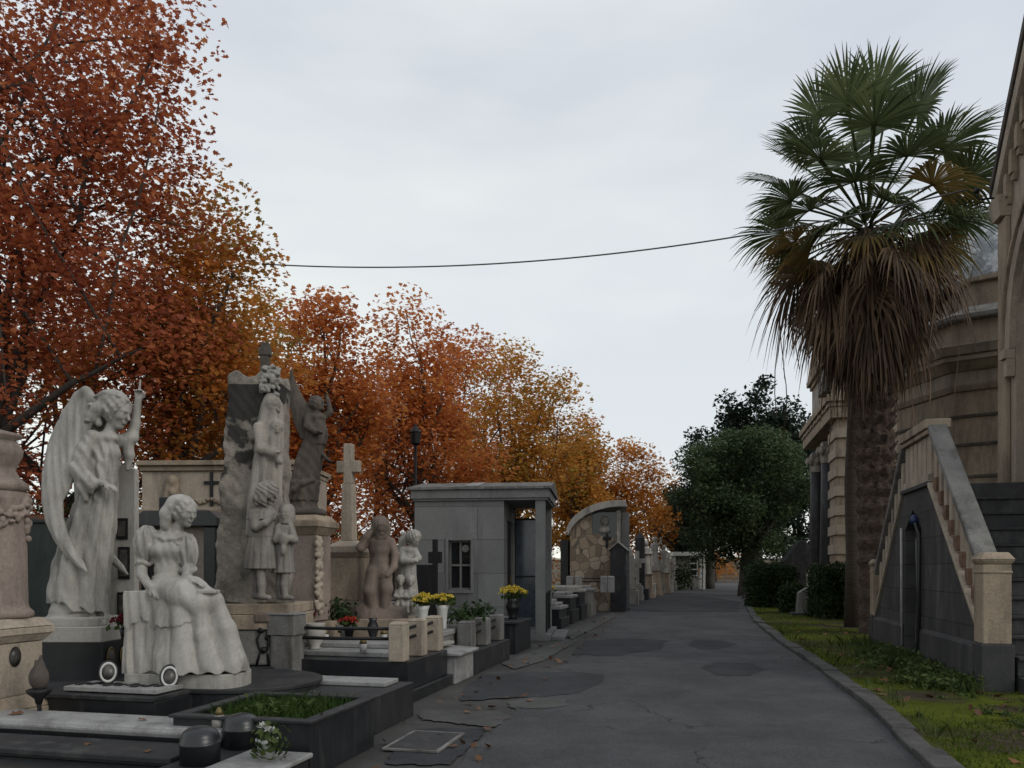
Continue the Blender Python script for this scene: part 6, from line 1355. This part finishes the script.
# ------------------------------------------------------------------ double stair
def double_stair():
    t = thing('double_stair', 'dark lava-stone double stair with pale balustrades leading up to the chapel', 'staircase', ST(11.75,2.9), A); t.scale = (1,1,0.957)
    wall = [(-2.5,0),(-0.27,0),(-0.27,1.95),(0.15,2.24),(0.57,1.95),(0.57,0),(2.5,0),(2.5,0.50),(0.66,2.50),(-0.67,2.50),(-2.5,0.70)]
    MB().prism(wall, 0, 0.0, 0.28).build('side_wall', 'lava', t, 0)
    m = MB(); m.box(-0.05,-0.002,-2.5,-0.33,0,0.50); m.box(-0.05,-0.002,0.63,2.5,0,0.50); m.prism([(-0.002,0.501),(-0.05,0.501),(-0.002,0.55)], 1, -2.5, -0.33); m.prism([(-0.002,0.501),(-0.05,0.501),(-0.002,0.55)], 1, 0.63, 2.5)
    m.build('plinth', 'lava_plain', t, 0.005)
    d = MB().box(0.20,0.24,-0.26,0.56,0.02,2.2).build('door', 'door_dark', t, 0)
    m = MB()
    for i in range(6): y = -0.2+i*0.14; m.box(0.18,0.196,y-0.008,y+0.008,0.05,2.0)
    m.box(0.178,0.198,-0.24,0.54,1.0,1.03); m.build('grille', 'iron', d, 0)
    MB().box(-0.02,0.26,-0.34,0.64,0,0.05).build('door_sill', 'concrete', t, 0.008)
    MB().tube([(-0.03,0.64,0.02),(-0.03,0.65,1.2),(-0.03,0.66,2.0)], 0.018, 8).build('pipe', 'pipe_white', t, 0, True)
    MB().tube([(-0.06,-0.36,0.02),(-0.055,-0.36,1.2),(-0.05,-0.33,1.85),(-0.05,-0.20,2.02)], 0.026, 8).build('pipe', 'pipe_dark', t, 0, True)
    MB().tube([(-0.06,-0.30,0.35),(-0.05,-0.30,1.0),(-0.05,-0.27,1.8)], 0.016, 8).build('pipe', 'pipe_white', t, 0, True)
    MB().lathe([(0.05,0),(0.055,0.05),(0.03,0.12),(0.001,0.13)], 12).build('junction_cap', 'blue_plastic', t, 0, True, (-0.05,-0.12,2.02))
    # steps of both flights and the landing
    m = MB(); n = 11
    for i in range(n):
        z1 = 2.52*(i+1)/(n+1)
        for sg in (-1, 1):
            a, b_ = -2.95+i*0.205, -0.671
            if sg < 0: m.box(0.282,1.38,a,b_-0.001*i,z1-0.21 if i else 0,z1)
            else: m.box(0.282,1.38,0.661+0.001*i,2.85-i*0.198,z1-0.21 if i else 0,z1)
    m.build('steps', 'lava_plain', t, 0.012)
    m = MB()
    for i in range(n):
        z1 = 2.52*(i+1)/(n+1); a = -2.95+i*0.205
        m.box(0.285,1.379,a-0.025,a+0.0,z1-0.035,z1-0.001)
    m.build('nosings', 'granite_worn', t, 0.006)
    MB().box(0.282,1.38,-0.67,0.66,0,2.52).box(-0.04,0.281,-0.70,0.69,2.502,2.56).build('landing', 'lava_plain', t, 0.008)
    # sloping string and hand rails
    def slope(x0, x1, y0, z0, y1, z1, h, name, mat, bev=0.01):
        m = MB(); m.prism([(y0,z0),(y1,z1),(y1,z1+h),(y0,z0+h)], 0, x0, x1); return m.build(name, mat, t, bev)
    slope(-0.035,0.22,-2.5,0.702,-0.67,2.502,0.07,'string','limestone_light')
    slope(-0.035,0.22,2.5,0.502,0.66,2.502,0.07,'string','limestone_light')
    slope(-0.03,0.20,-2.58,1.30,-0.60,3.30,0.12,'handrail','concrete',0.02)
    slope(-0.03,0.20,2.52,1.25,0.55,3.32,0.12,'handrail','concrete',0.02)
    def zs(y): return 0.772+(y+2.5)/1.83*1.80 if y < 0 else 0.572+(2.5-y)/1.84*2.0
    for sg in (-1, 1):
        for i in range(8):
            y = sg*(0.84+i*0.205); z0 = zs(y-0.07)+0.003 if sg > 0 else zs(y-0.07)+0.003
            zb = max(zs(y-0.068), zs(y+0.068)); top = (1.30+(y+2.58)/1.98*2.0 if sg < 0 else 1.25+(2.52-y)/1.97*2.07)-0.002
            zt = min((1.30+(q+2.58)/1.98*2.0 if sg < 0 else 1.25+(2.52-q)/1.97*2.07) for q in (y-0.055,y+0.055))-0.002
            zl = max(zs(y-0.055), zs(y+0.055))
            o = MB().box(0.02,0.16,y-0.055,y+0.055,zl-0.09,zt+0.05).build('baluster', 'limestone_light', t, 0.01)
            MB().box(0.008,0.172,y-0.066,y+0.062,zl-0.06,zl+0.13).build('brick_foot', 'brick', o, 0.006)
    # landing parapet
    m = MB(); m.box(-0.02,0.21,-0.66,0.65,2.562,2.66); m.build('parapet_base', 'limestone_light', t, 0.008)
    for i in range(6):
        y = -0.55+i*0.22; MB().box(0.02,0.17,y-0.085,y+0.085,2.662,3.20).build('baluster', 'limestone_light', t, 0.012)
    m = MB(); m.box(-0.03,0.22,-0.68,0.67,3.201,3.27); m.box(-0.06,0.25,-0.70,0.70,3.272,3.40); m.build('parapet_rail', 'limestone', t, 0.015)
    # newel posts
    for y, w, top in ((-2.65,0.27,1.42),(2.62,0.25,1.42)):
        o = MB().cbox(0.08,y,0.56,w,w,top-0.56).build('newel_post', 'limestone', t, 0.012)
        MB().cbox(0.08,y,0,w*1.16,w*1.16,0.559).build('newel_plinth', 'lava_plain', o, 0.015)
        MB().cbox(0.08,y,top-0.10,w*1.06,w*1.06,0.03).frustum(0.08,y,top+.001,top+0.05,w,w,w*1.2,w*1.2).frustum(0.08,y,top+0.052,top+0.13,w*1.22,w*1.22,w*0.85,w*0.85).build('newel_cap', 'limestone', o, 0.01)
double_stair()
# ------------------------------------------------------------------ gabled chapel
def gabled_chapel():
    t = thing('gabled_chapel', 'tall brownstone chapel front with a steep corbelled gable and an arched portal', 'chapel', ST(11.3,4.44), A)
    H, E, AP = 1.8, 7.0, 9.35
    def arch(hw, zs_, ht, n=10, base=2.53):
        pts = []
        for i in range(n+1):
            a = PI*i/n; pts.append((hw*math.cos(a), zs_+ht*math.sin(a)**0.85))
        return pts                                      # from +hw over the top to -hw
    ar = arch(1.32, 4.44, 1.85)
    poly = [(-H,0),(H,0),(H,E),(0,AP),(-H,E)]
    right = [(H,0),(H,E),(0,AP),(0,ar[5][1])]+ar[5::-1][1:]+[(1.32,2.53),(1.32,0)]
    left = [(-y, z_) for y, z_ in right][::-1]
    MB().prism(right, 0, 0, 0.45).prism(left, 0, 0, 0.45).build('front_wall', 'limestone_light', t, 0)
    MB().box(0.5,0.56,-1.5,1.5,0,7).build('portal_back', 'limestone', t, 0)
    MB().box(0.46,0.495,-0.7,0.7,2.55,4.9).build('door', 'wood', t, 0.01)
    MB().box(0.46,5.5,1.55,H-0.001,0,E).box(0.46,5.5,-H+0.001,-1.55,0,E).build('side_wall', 'limestone', t, 0)
    m = MB(); m.prism([(-H-0.12,E-0.05),(0,AP+0.10),(H+0.12,E-0.05),(H+0.12,E+0.12),(0,AP+0.30),(-H-0.12,E+0.12)], 0, -0.16, 5.6); m.build('roof', 'dark_statue', t, 0.01)
    m = MB(); q = (AP-E)/H                              # raking cornice and its corbels
    for sg in (-1, 1): m.prism([(sg*(H+0.08),E-0.42),(0,AP-0.30),(0,AP-0.02),(sg*(H+0.08),E-0.12)], 0, -0.15, -0.002)
    m.build('raking_cornice', 'limestone_light', t, 0.01)
    m = MB()
    for sg in (-1, 1):
        for i in range(9):
            y = sg*(0.08+i*0.20); zz = AP-0.34-abs(y)*q; m.prism([(y-0.055,zz-0.34),(y+0.055,zz-0.34-0.0),(y+0.055,zz),(y-0.055,zz)], 0, -0.10, -0.003); m.prism([(y-0.03,zz-0.44),(y+0.03,zz-0.44),(y+0.055,zz-0.341),(y-0.055,zz-0.341)], 0, -0.07, -0.003)
    m.build('corbel_table', 'limestone', t, 0.005)
    for sg in (-1, 1):
        o = MB().box(-0.08,-0.002,sg*1.66-0.15,sg*1.66+0.15,2.55,E-0.5).build('pilaster', 'limestone', t, 0.02)
        MB().frustum(-0.07,sg*1.66,E-0.5+.001,E-0.2,0.16,0.30,0.26,0.42).build('capital', 'limestone_light', o, 0.01)
        m = MB(); m.box(-0.16,-0.003,sg*1.40-0.07,sg*1.40+0.10,4.36,4.50); m.prism([(sg*1.40-0.05,4.10),(sg*1.40+0.05,4.10),(sg*1.40+0.08,4.358),(sg*1.40-0.07,4.358)], 0, -0.12, -0.003); m.build('impost_corbel', 'limestone_light', t, 0.01)
        MB().tube([(0.20,sg*1.22,2.56),(0.20,sg*1.22,3.4),(0.20,sg*1.22,4.32)], [0.10,0.09,0.085], 14).build('portal_column', 'limestone_light', t, 0, True)
    def ring(hw0, hw1, h0, h1, x0, x1, name, mat):
        a, b_ = arch(hw0,4.505,h0,18), arch(hw1,4.505,h1,18); m = MB()
        for i in range(18): m.prism([a[i],a[i+1],b_[i+1],b_[i]], 0, x0, x1)
        return m.build(name, mat, t, 0)
    ring(1.33,1.50,1.80,1.98,-0.09,-0.003,'archivolt','limestone_light'); ring(1.52,1.58,2.0,2.07,-0.13,-0.003,'hood_mould','limestone'); ring(1.18,1.31,1.62,1.78,0.1,0.4,'inner_arch','relief')
    MB().tube([(-0.12,1.70,6.85),(-0.34,1.74,6.87),(-0.38,1.74,6.97)], 0.014, 6).lathe([(0.03,0),(0.045,0.03),(0.03,0.07),(0.001,0.08)], 10, (-0.38,1.74,6.97)).build('cable_bracket', 'iron', t, 0, True)
    MB().box(-0.10,-0.002,-H,H,2.3,2.5).build('base_course', 'limestone', t, 0.01)
gabled_chapel()
# ------------------------------------------------------------------ domed octagonal chapel
def domed_chapel():
    t = thing('domed_chapel', 'weathered octagonal stone chapel with heavy cornices and a flaking grey dome', 'chapel', (11.9,18.5,0), math.radians(9))
    def octa(m, R, z0, z1, R2=None):
        R2 = R if R2 is None else R2; a = [PI/8+i*PI/4 for i in range(8)]
        m.add([(R*math.cos(q),R*math.sin(q),z0) for q in a]+[(R2*math.cos(q),R2*math.sin(q),z1) for q in a],
              [tuple(range(8))[::-1], tuple(range(8,16))]+[(i,(i+1)%8,8+(i+1)%8,8+i) for i in range(8)]); return m
    m = MB(); octa(m, 2.75, 0, 1.2); octa(m, 2.55, 1.201, 5.2); m.build('wall', 'limestone', t, 0.02)
    m = MB()
    for z0 in (1.9,2.6,3.3,4.0,4.62): octa(m, 2.58, z0, z0+0.07)
    m.build('string_courses', 'dark_statue', t, 0.01)
    m = MB(); octa(m, 2.60, 5.201, 5.32, 2.68); octa(m, 2.66, 5.321, 5.62); octa(m, 2.70, 5.621, 5.80, 2.9); octa(m, 2.95, 5.801, 5.92); octa(m, 3.0, 5.921, 6.12, 3.08); m.build('cornice', 'limestone_light', t, 0.015)
    m = MB(); octa(m, 2.5, 6.121, 6.75); m.build('attic', 'limestone_light', t, 0.02)
    m = MB(); octa(m, 2.72, 6.751, 6.86); octa(m, 2.70, 6.861, 7.2, 1.95); m.build('attic_roof', 'concrete', t, 0.015)
    m = MB(); octa(m, 1.82, 7.1, 7.75); octa(m, 1.95, 7.751, 7.86); m.build('drum', 'limestone', t, 0.015)
    prof = [(1.80,7.861)]+[(1.80*math.cos(a)**0.9, 7.9+2.1*math.sin(a)) for a in [i*PI/2/11 for i in range(11)]]+[(0.02,10.01)]
    MB().lathe(prof, 32).build('dome', 'dome', t, 0, True)
    MB().lathe([(0.12,9.95),(0.16,10.1),(0.08,10.2),(0.14,10.35),(0.02,10.55)], 14).build('finial', 'limestone', t, 0, True)
    for i in (4,):
        a = i*PI/4; o = MB(); o.prism([(-0.38,2.0),(0.38,2.0),(0.38,3.6)]+[(0.38*math.cos(PI*j/8),3.6+0.4*math.sin(PI*j/8)) for j in range(1,8)]+[(-0.38,3.6)], 1, -0.03, 0.03)
        w = o.build('window', 'glass_dark', t, 0, False, (2.375*math.cos(a),2.375*math.sin(a),0), a-PI/2)
domed_chapel()
# ------------------------------------------------------------------ columned mausoleum beyond the palm
def columned_mausoleum():
    t = thing('columned_mausoleum', 'banded brown and cream mausoleum with a dark column, beyond the palm tree', 'mausoleum', ST(25.8,4.1), A)
    c = [MB(), MB()]
    for i in range(18):
        z0 = 0.6+i*0.30; q = 0.05*(i%2); c[i%2].box(q,5,q,1.5-q,z0,z0+0.299); c[i%2].box(0.55+q,5,1.501,6.4,z0,z0+0.299)
    c[0].build('pale_courses', 'limestone_light', t, 0); c[1].build('brown_courses', 'limestone', t, 0)
    MB().box(-0.15,5.1,-0.12,6.5,0,0.599).build('plinth', 'limestone', t, 0.02)
    for y in (2.3,4.9):
        o = MB().lathe([(0.26,1.30),(0.27,1.5),(0.24,3.0),(0.21,4.9)], 18, (0.12,y,0)).build('column', 'granite_worn', t, 0, True)
        m = MB(); m.cbox(0.16,y,0.6,0.7,0.7,0.35); m.cbox(0.12,y,0.951,0.66,0.66,0.18); m.lathe([(0.33,1.132),(0.35,1.2),(0.28,1.298)], 18, (0.12,y,0)); m.build('column_base', 'limestone_light', o, 0.01)
        m = MB(); m.lathe([(0.22,4.902),(0.24,5.0),(0.24,5.1),(0.36,5.45)], 18, (0.12,y,0)); m.cbox(0.22,y,5.451,0.6,0.6,0.15)
        for j in range(8): a = j*PI/4; m.ball((0.12+0.30*math.cos(a),y+0.30*math.sin(a),5.3), (0.1,0.1,0.14), 7, 5)
        m.build('capital', 'relief', o, 0.0)
    m = MB(); m.box(-0.16,5.05,-0.06,6.5,6.001,6.35); m.box(-0.20,5.1,-0.10,6.6,6.351,6.50); m.box(-0.28,5.2,-0.16,6.7,6.501,6.72); m.build('entablature', 'limestone', t, 0.015)
    MB().box(-0.05,1.6,0.15,1.5,6.721,7.35).frustum(0.78,0.82,7.351,7.6,1.9,1.6,1.5,1.2).build('attic_block', 'limestone_light', t, 0.02)
    m = MB(); m.box(-0.05,4.0,2.6,4.8,6.721,7.9); m.box(-0.12,4.1,2.5,4.9,7.901,8.05); m.box(-0.22,4.2,2.4,5.0,8.051,8.25); m.prism([(2.4,8.251),(5.0,8.251),(3.7,9.1)], 0, -0.2, 4.1); m.build('pediment_tower', 'limestone', t, 0.02)
    m = MB(); m.box(-0.07,-0.052,2.9,4.5,6.95,7.7); m.build('tower_panel', 'relief', t, 0.01)
    for y in (1.0,):
        m = MB(); m.prism([(y-0.5,6.95),(y+0.5,6.95),(y+0.5,7.4),(y,7.8),(y-0.5,7.4)], 0, -0.3, -0.052); m.build('acroterion', 'concrete', t, 0.02)
    m = MB()
    for i in range(7): m.box(-0.22,-0.202,0.1+i*0.9,0.5+i*0.9,6.37,6.49)
    m.build('dentil_course', 'limestone_light', t, 0)
    MB().box(0.53,0.548,2.9,4.3,0.6,4.3).build('door', 'door_dark', t, 0)
columned_mausoleum()
# stone block and sloped tomb on the verge
Y = 21.6; k = 780/Y; b = W(818, 617, Y)
t = thing('stone_block', 'grey tapered stone block with a sloping shoulder between the hedges', 'stone block', (b.x,b.y,0.045), A)
m = MB(); m.prism([(-0.55,0),(0.35,0),(0.27,1.12),(-0.08,1.14),(-0.14,0.85),(-0.50,0.62)], 1, 0, 0.5); m.build('block', 'concrete', t, 0.03)
MB().box(-0.7,0.5,-0.1,0.6,-0.05,0.06).build('foot', 'granite_worn', t, 0.02)
Y = 33; k = 780/Y; b = W(795, 600, Y)
t = thing('sloped_tomb', 'grey tomb with a sloping stone roof behind the clipped hedge', 'tomb', (b.x+0.1,b.y,0.045), A)
m = MB(); m.prism([(-0.9,0),(0.9,0),(0.9,1.2),(0.35,2.5),(0.1,2.5),(-0.9,1.2)], 1, 0, 1.6); m.build('body', 'granite_worn', t, 0.03)
MB().box(-1.1,1.1,-0.2,1.8,-0.05,0.3).build('foot', 'granite_worn', t, 0.02)

# ------------------------------------------------------------------ the palm
def palm():
    Y = 15.5; b = W(881, 620, Y); b.z = 0.05
    t = thing('fan_palm', 'tall fan palm with a green crown over a thick skirt of dead brown fronds', 'palm tree', b, 0)
    rg = np.random.default_rng(5); rr = random.Random(5)
    topz = 8.05; off = Vector((-0.28,0,topz))
    n, mz = 56, 150; V = []; Q = []                     # trunk with spiralling leaf bases
    for j in range(mz+1):
        f = j/mz; z = f*8.0; r0 = 0.38-0.06*min(1,f*2.5)-0.8*max(0,(f-0.8)); cx = off.x*f**1.2
        for i in range(n):
            a = 2*PI*i/n; p1 = math.sin(6*a+z*9.0); p2 = math.sin(6*a-z*9.0+0.8)
            bump = 0.06*max(0,p1*p2)**0.6*(0.4 if z < 1.2 else 1) if p1*p2 > 0 else -0.012
            r = r0+bump+0.01*math.sin(23*a+z*31); V.append((cx+r*math.cos(a), r*math.sin(a), z))
    for j in range(mz):
        for i in range(n): Q.append((j*n+i, j*n+(i+1)%n, (j+1)*n+(i+1)%n, (j+1)*n+i))
    npmesh('trunk', V, Q, 'palm_bark', t, True)
    m = MB()                                            # broken leaf bases standing off the trunk
    for i in range(150):
        z = 2.6+4.6*i/150; a = i*2.39996; cx = off.x*(z/8.3)**1.2; r = 0.31; d = Vector((math.cos(a),math.sin(a),0)); p = Vector((cx,0,z))+d*r
        s = Vector((-d.y,d.x,0))*0.055; e = p+d*0.12+Vector((0,0,0.16))
        m.add([p-s,p+s,p+s+Vector((0,0,0.07)),p-s+Vector((0,0,0.07)),e-s*0.5,e+s*0.5,e+s*0.5+Vector((0,0,0.02)),e-s*0.5+Vector((0,0,0.02))], [(0,3,2,1),(4,5,6,7),(0,1,5,4),(1,2,6,5),(2,3,7,6),(3,0,4,7)])
    m.build('leaf_stubs', 'palm_bark', t, 0)
    def fan(V, Q, org, d, plen, R, spread, nseg, droop, bend, tipdroop, width=1.0, roll=0.0):
        d = d.normalized(); s = d.cross(Vector((0,0,1))).normalized() if abs(d.z) < 0.98 else Vector((1,0,0)); 
        def curve(q): return org+d*q+Vector((0,0,-bend*q*q))
        pp = [curve(plen*i/5) for i in range(6)]; w = 0.028
        for i in range(5):
            k0 = len(V); up = Vector((0,0,0.02))
            for p in (pp[i], pp[i+1]): V += [p-s*w, p+s*w, p+s*w*0.6+up, p-s*w*0.6+up]
            for q in range(4): Q.append((k0+q, k0+(q+1)%4, k0+4+(q+1)%4, k0+4+q))
        hub = pp[-1]; dd = (pp[-1]-pp[-2]).normalized(); nn = s.cross(dd).normalized(); s = s*math.cos(roll)+nn*math.sin(roll); nn = s.cross(dd).normalized()
        for i in range(nseg):
            f = (i+0.5)/nseg*2-1; a = f*spread; L = R*(1-0.22*abs(f)**2)*rr.uniform(0.88,1.06)
            dir_ = (dd*math.cos(a)+s*math.sin(a)+nn*(0.20*abs(math.sin(a))-0.05)).normalized()
            side = (s*math.cos(a)-dd*math.sin(a)); wmax = spread*2/nseg*R*0.55*width
            tw = rr.uniform(0.4,1.3)*tipdroop; yaw = rr.uniform(-0.06,0.06)
            pr = None
            for j in range(6):
                q = j/5; p = hub+dir_*(L*q)+side*(yaw*L*q*q)+Vector((0,0,-droop*(L*q)**2-tw*max(0,q-0.5)**2*L))
                wd = wmax*(q/0.6)+0.004 if q <= 0.6 else wmax*(1-q)/0.4+0.004; fold = nn*wd*0.35*(1 if i%2 else -1)
                V += [p-side*wd*0.5, p+side*wd*0.5+fold*0.6]; k1 = len(V)-2
                if pr is not None: Q.append((pr, pr+1, k1+1, k1))
                pr = k1
    for i in range(52):
        f = (i+0.5)/52; el = math.asin(0.995-1.40*f); az = i*2.39996-1.7
        d = Vector((math.cos(el)*math.cos(az), math.cos(el)*math.sin(az), math.sin(el))); V = []; Q = []
        fan(V, Q, off+Vector((0,0,0.15-0.35*f))+d*0.10, d, rr.uniform(0.88,1.08)*(2.25-1.3*f), rr.uniform(0.98,1.2)*(1-0.12*f), 1.95, 50, 0.05+0.12*f, 0.03+0.05*f, 0.25+1.2*f, 1.0, rr.uniform(-0.5,0.5))
        npmesh('frond', V, Q, 'frond_yellow' if (f > 0.84 or i in (29,33,36)) else 'frond', t)
    V = []; Q = []
    for i in range(280):
        f = i/280; el = math.radians(-14-68*f**0.36+rr.uniform(-14,14)); az = i*2.39996
        d = Vector((math.cos(el)*math.cos(az), math.cos(el)*math.sin(az), math.sin(el))); z0 = 8.05-1.55*f
        fan(V, Q, Vector((off.x*(z0/8.3)**1.2,0,z0))+Vector((math.cos(az),math.sin(az),0))*0.30, d, rr.uniform(0.6,1.4)*(1-0.62*f), rr.uniform(0.55,1.1), rr.uniform(0.4,1.6), 13, 0.40, 0.22, rr.uniform(0.5,2.8), rr.uniform(0.28,0.8), rr.uniform(-1.4,1.4))
    npmesh('dead_frond_skirt', V, Q, 'frond_dead', t)
    V = []; Q = []
    for i in range(46):                                 # loose strands hanging from the skirt
        a = rr.uniform(0,2*PI); r0 = rr.uniform(0.8,1.75); z0 = rr.uniform(5.4,7.4); L = rr.uniform(0.6,1.9); x, y = off.x*0.8+r0*math.cos(a), r0*math.sin(a); w = 0.012
        for j in range(5):
            q = j/4; px, py = x+0.06*math.sin(4*q+i), y+0.05*math.cos(3*q+i); V += [(px-w,py,z0-L*q),(px+w,py+w,z0-L*q)]
            if j: k0 = len(V)-4; Q.append((k0,k0+1,k0+3,k0+2))
    npmesh('hanging_strands', V, Q, 'frond_dead', t)
palm()
Y = 17.2; b = W(852, 612, Y); b.z = 0.05
t = thing('slim_palm', 'slim bare brown palm trunk standing close beside the big fan palm', 'palm tree', b, 0)
m = MB(); m.tube([(0,0,0),(0.02,0,1.5),(-0.02,0,3.2),(0.05,0,4.8),(0.12,0,6.3)], [0.17,0.145,0.14,0.135,0.12], 16); m.build('trunk', 'palm_bark_smooth', t, 0, True)
V = []; Q = []; rr = random.Random(6)
for i in range(60):
    a = rr.uniform(0,2*PI); L = rr.uniform(0.5,1.1); z0 = rr.uniform(5.2,6.3); w = 0.03
    for j in range(5):
        q = j/4; r_ = 0.14+0.22*q; V += [(0.1+r_*math.cos(a)-w*math.sin(a)*(1-q), r_*math.sin(a)+w*math.cos(a)*(1-q), z0-L*q), (0.1+r_*math.cos(a)+w*math.sin(a)*(1-q), r_*math.sin(a)-w*math.cos(a)*(1-q), z0-L*q)]
        if j: k0 = len(V)-4; Q.append((k0,k0+1,k0+3,k0+2))
npmesh('dead_leaves', V, Q, 'frond_dead', t)
# ------------------------------------------------------------------ overhead cable
a = W(262, 264, 14.0); e = ST(13.0,3.93,7.02); m = MB(); pts = []
for i in range(33):
    f = i/32; p = a.lerp(e, f); p.z -= 4*0.44*f*(1-f); pts.append(p-a)
m.tube(pts, 0.012, 6); o = m.build('overhead_cable', 'cable', None, 0, True, a)
tag(o, 'thin black overhead cable sagging across the sky from the trees to the chapel corner', 'cable')
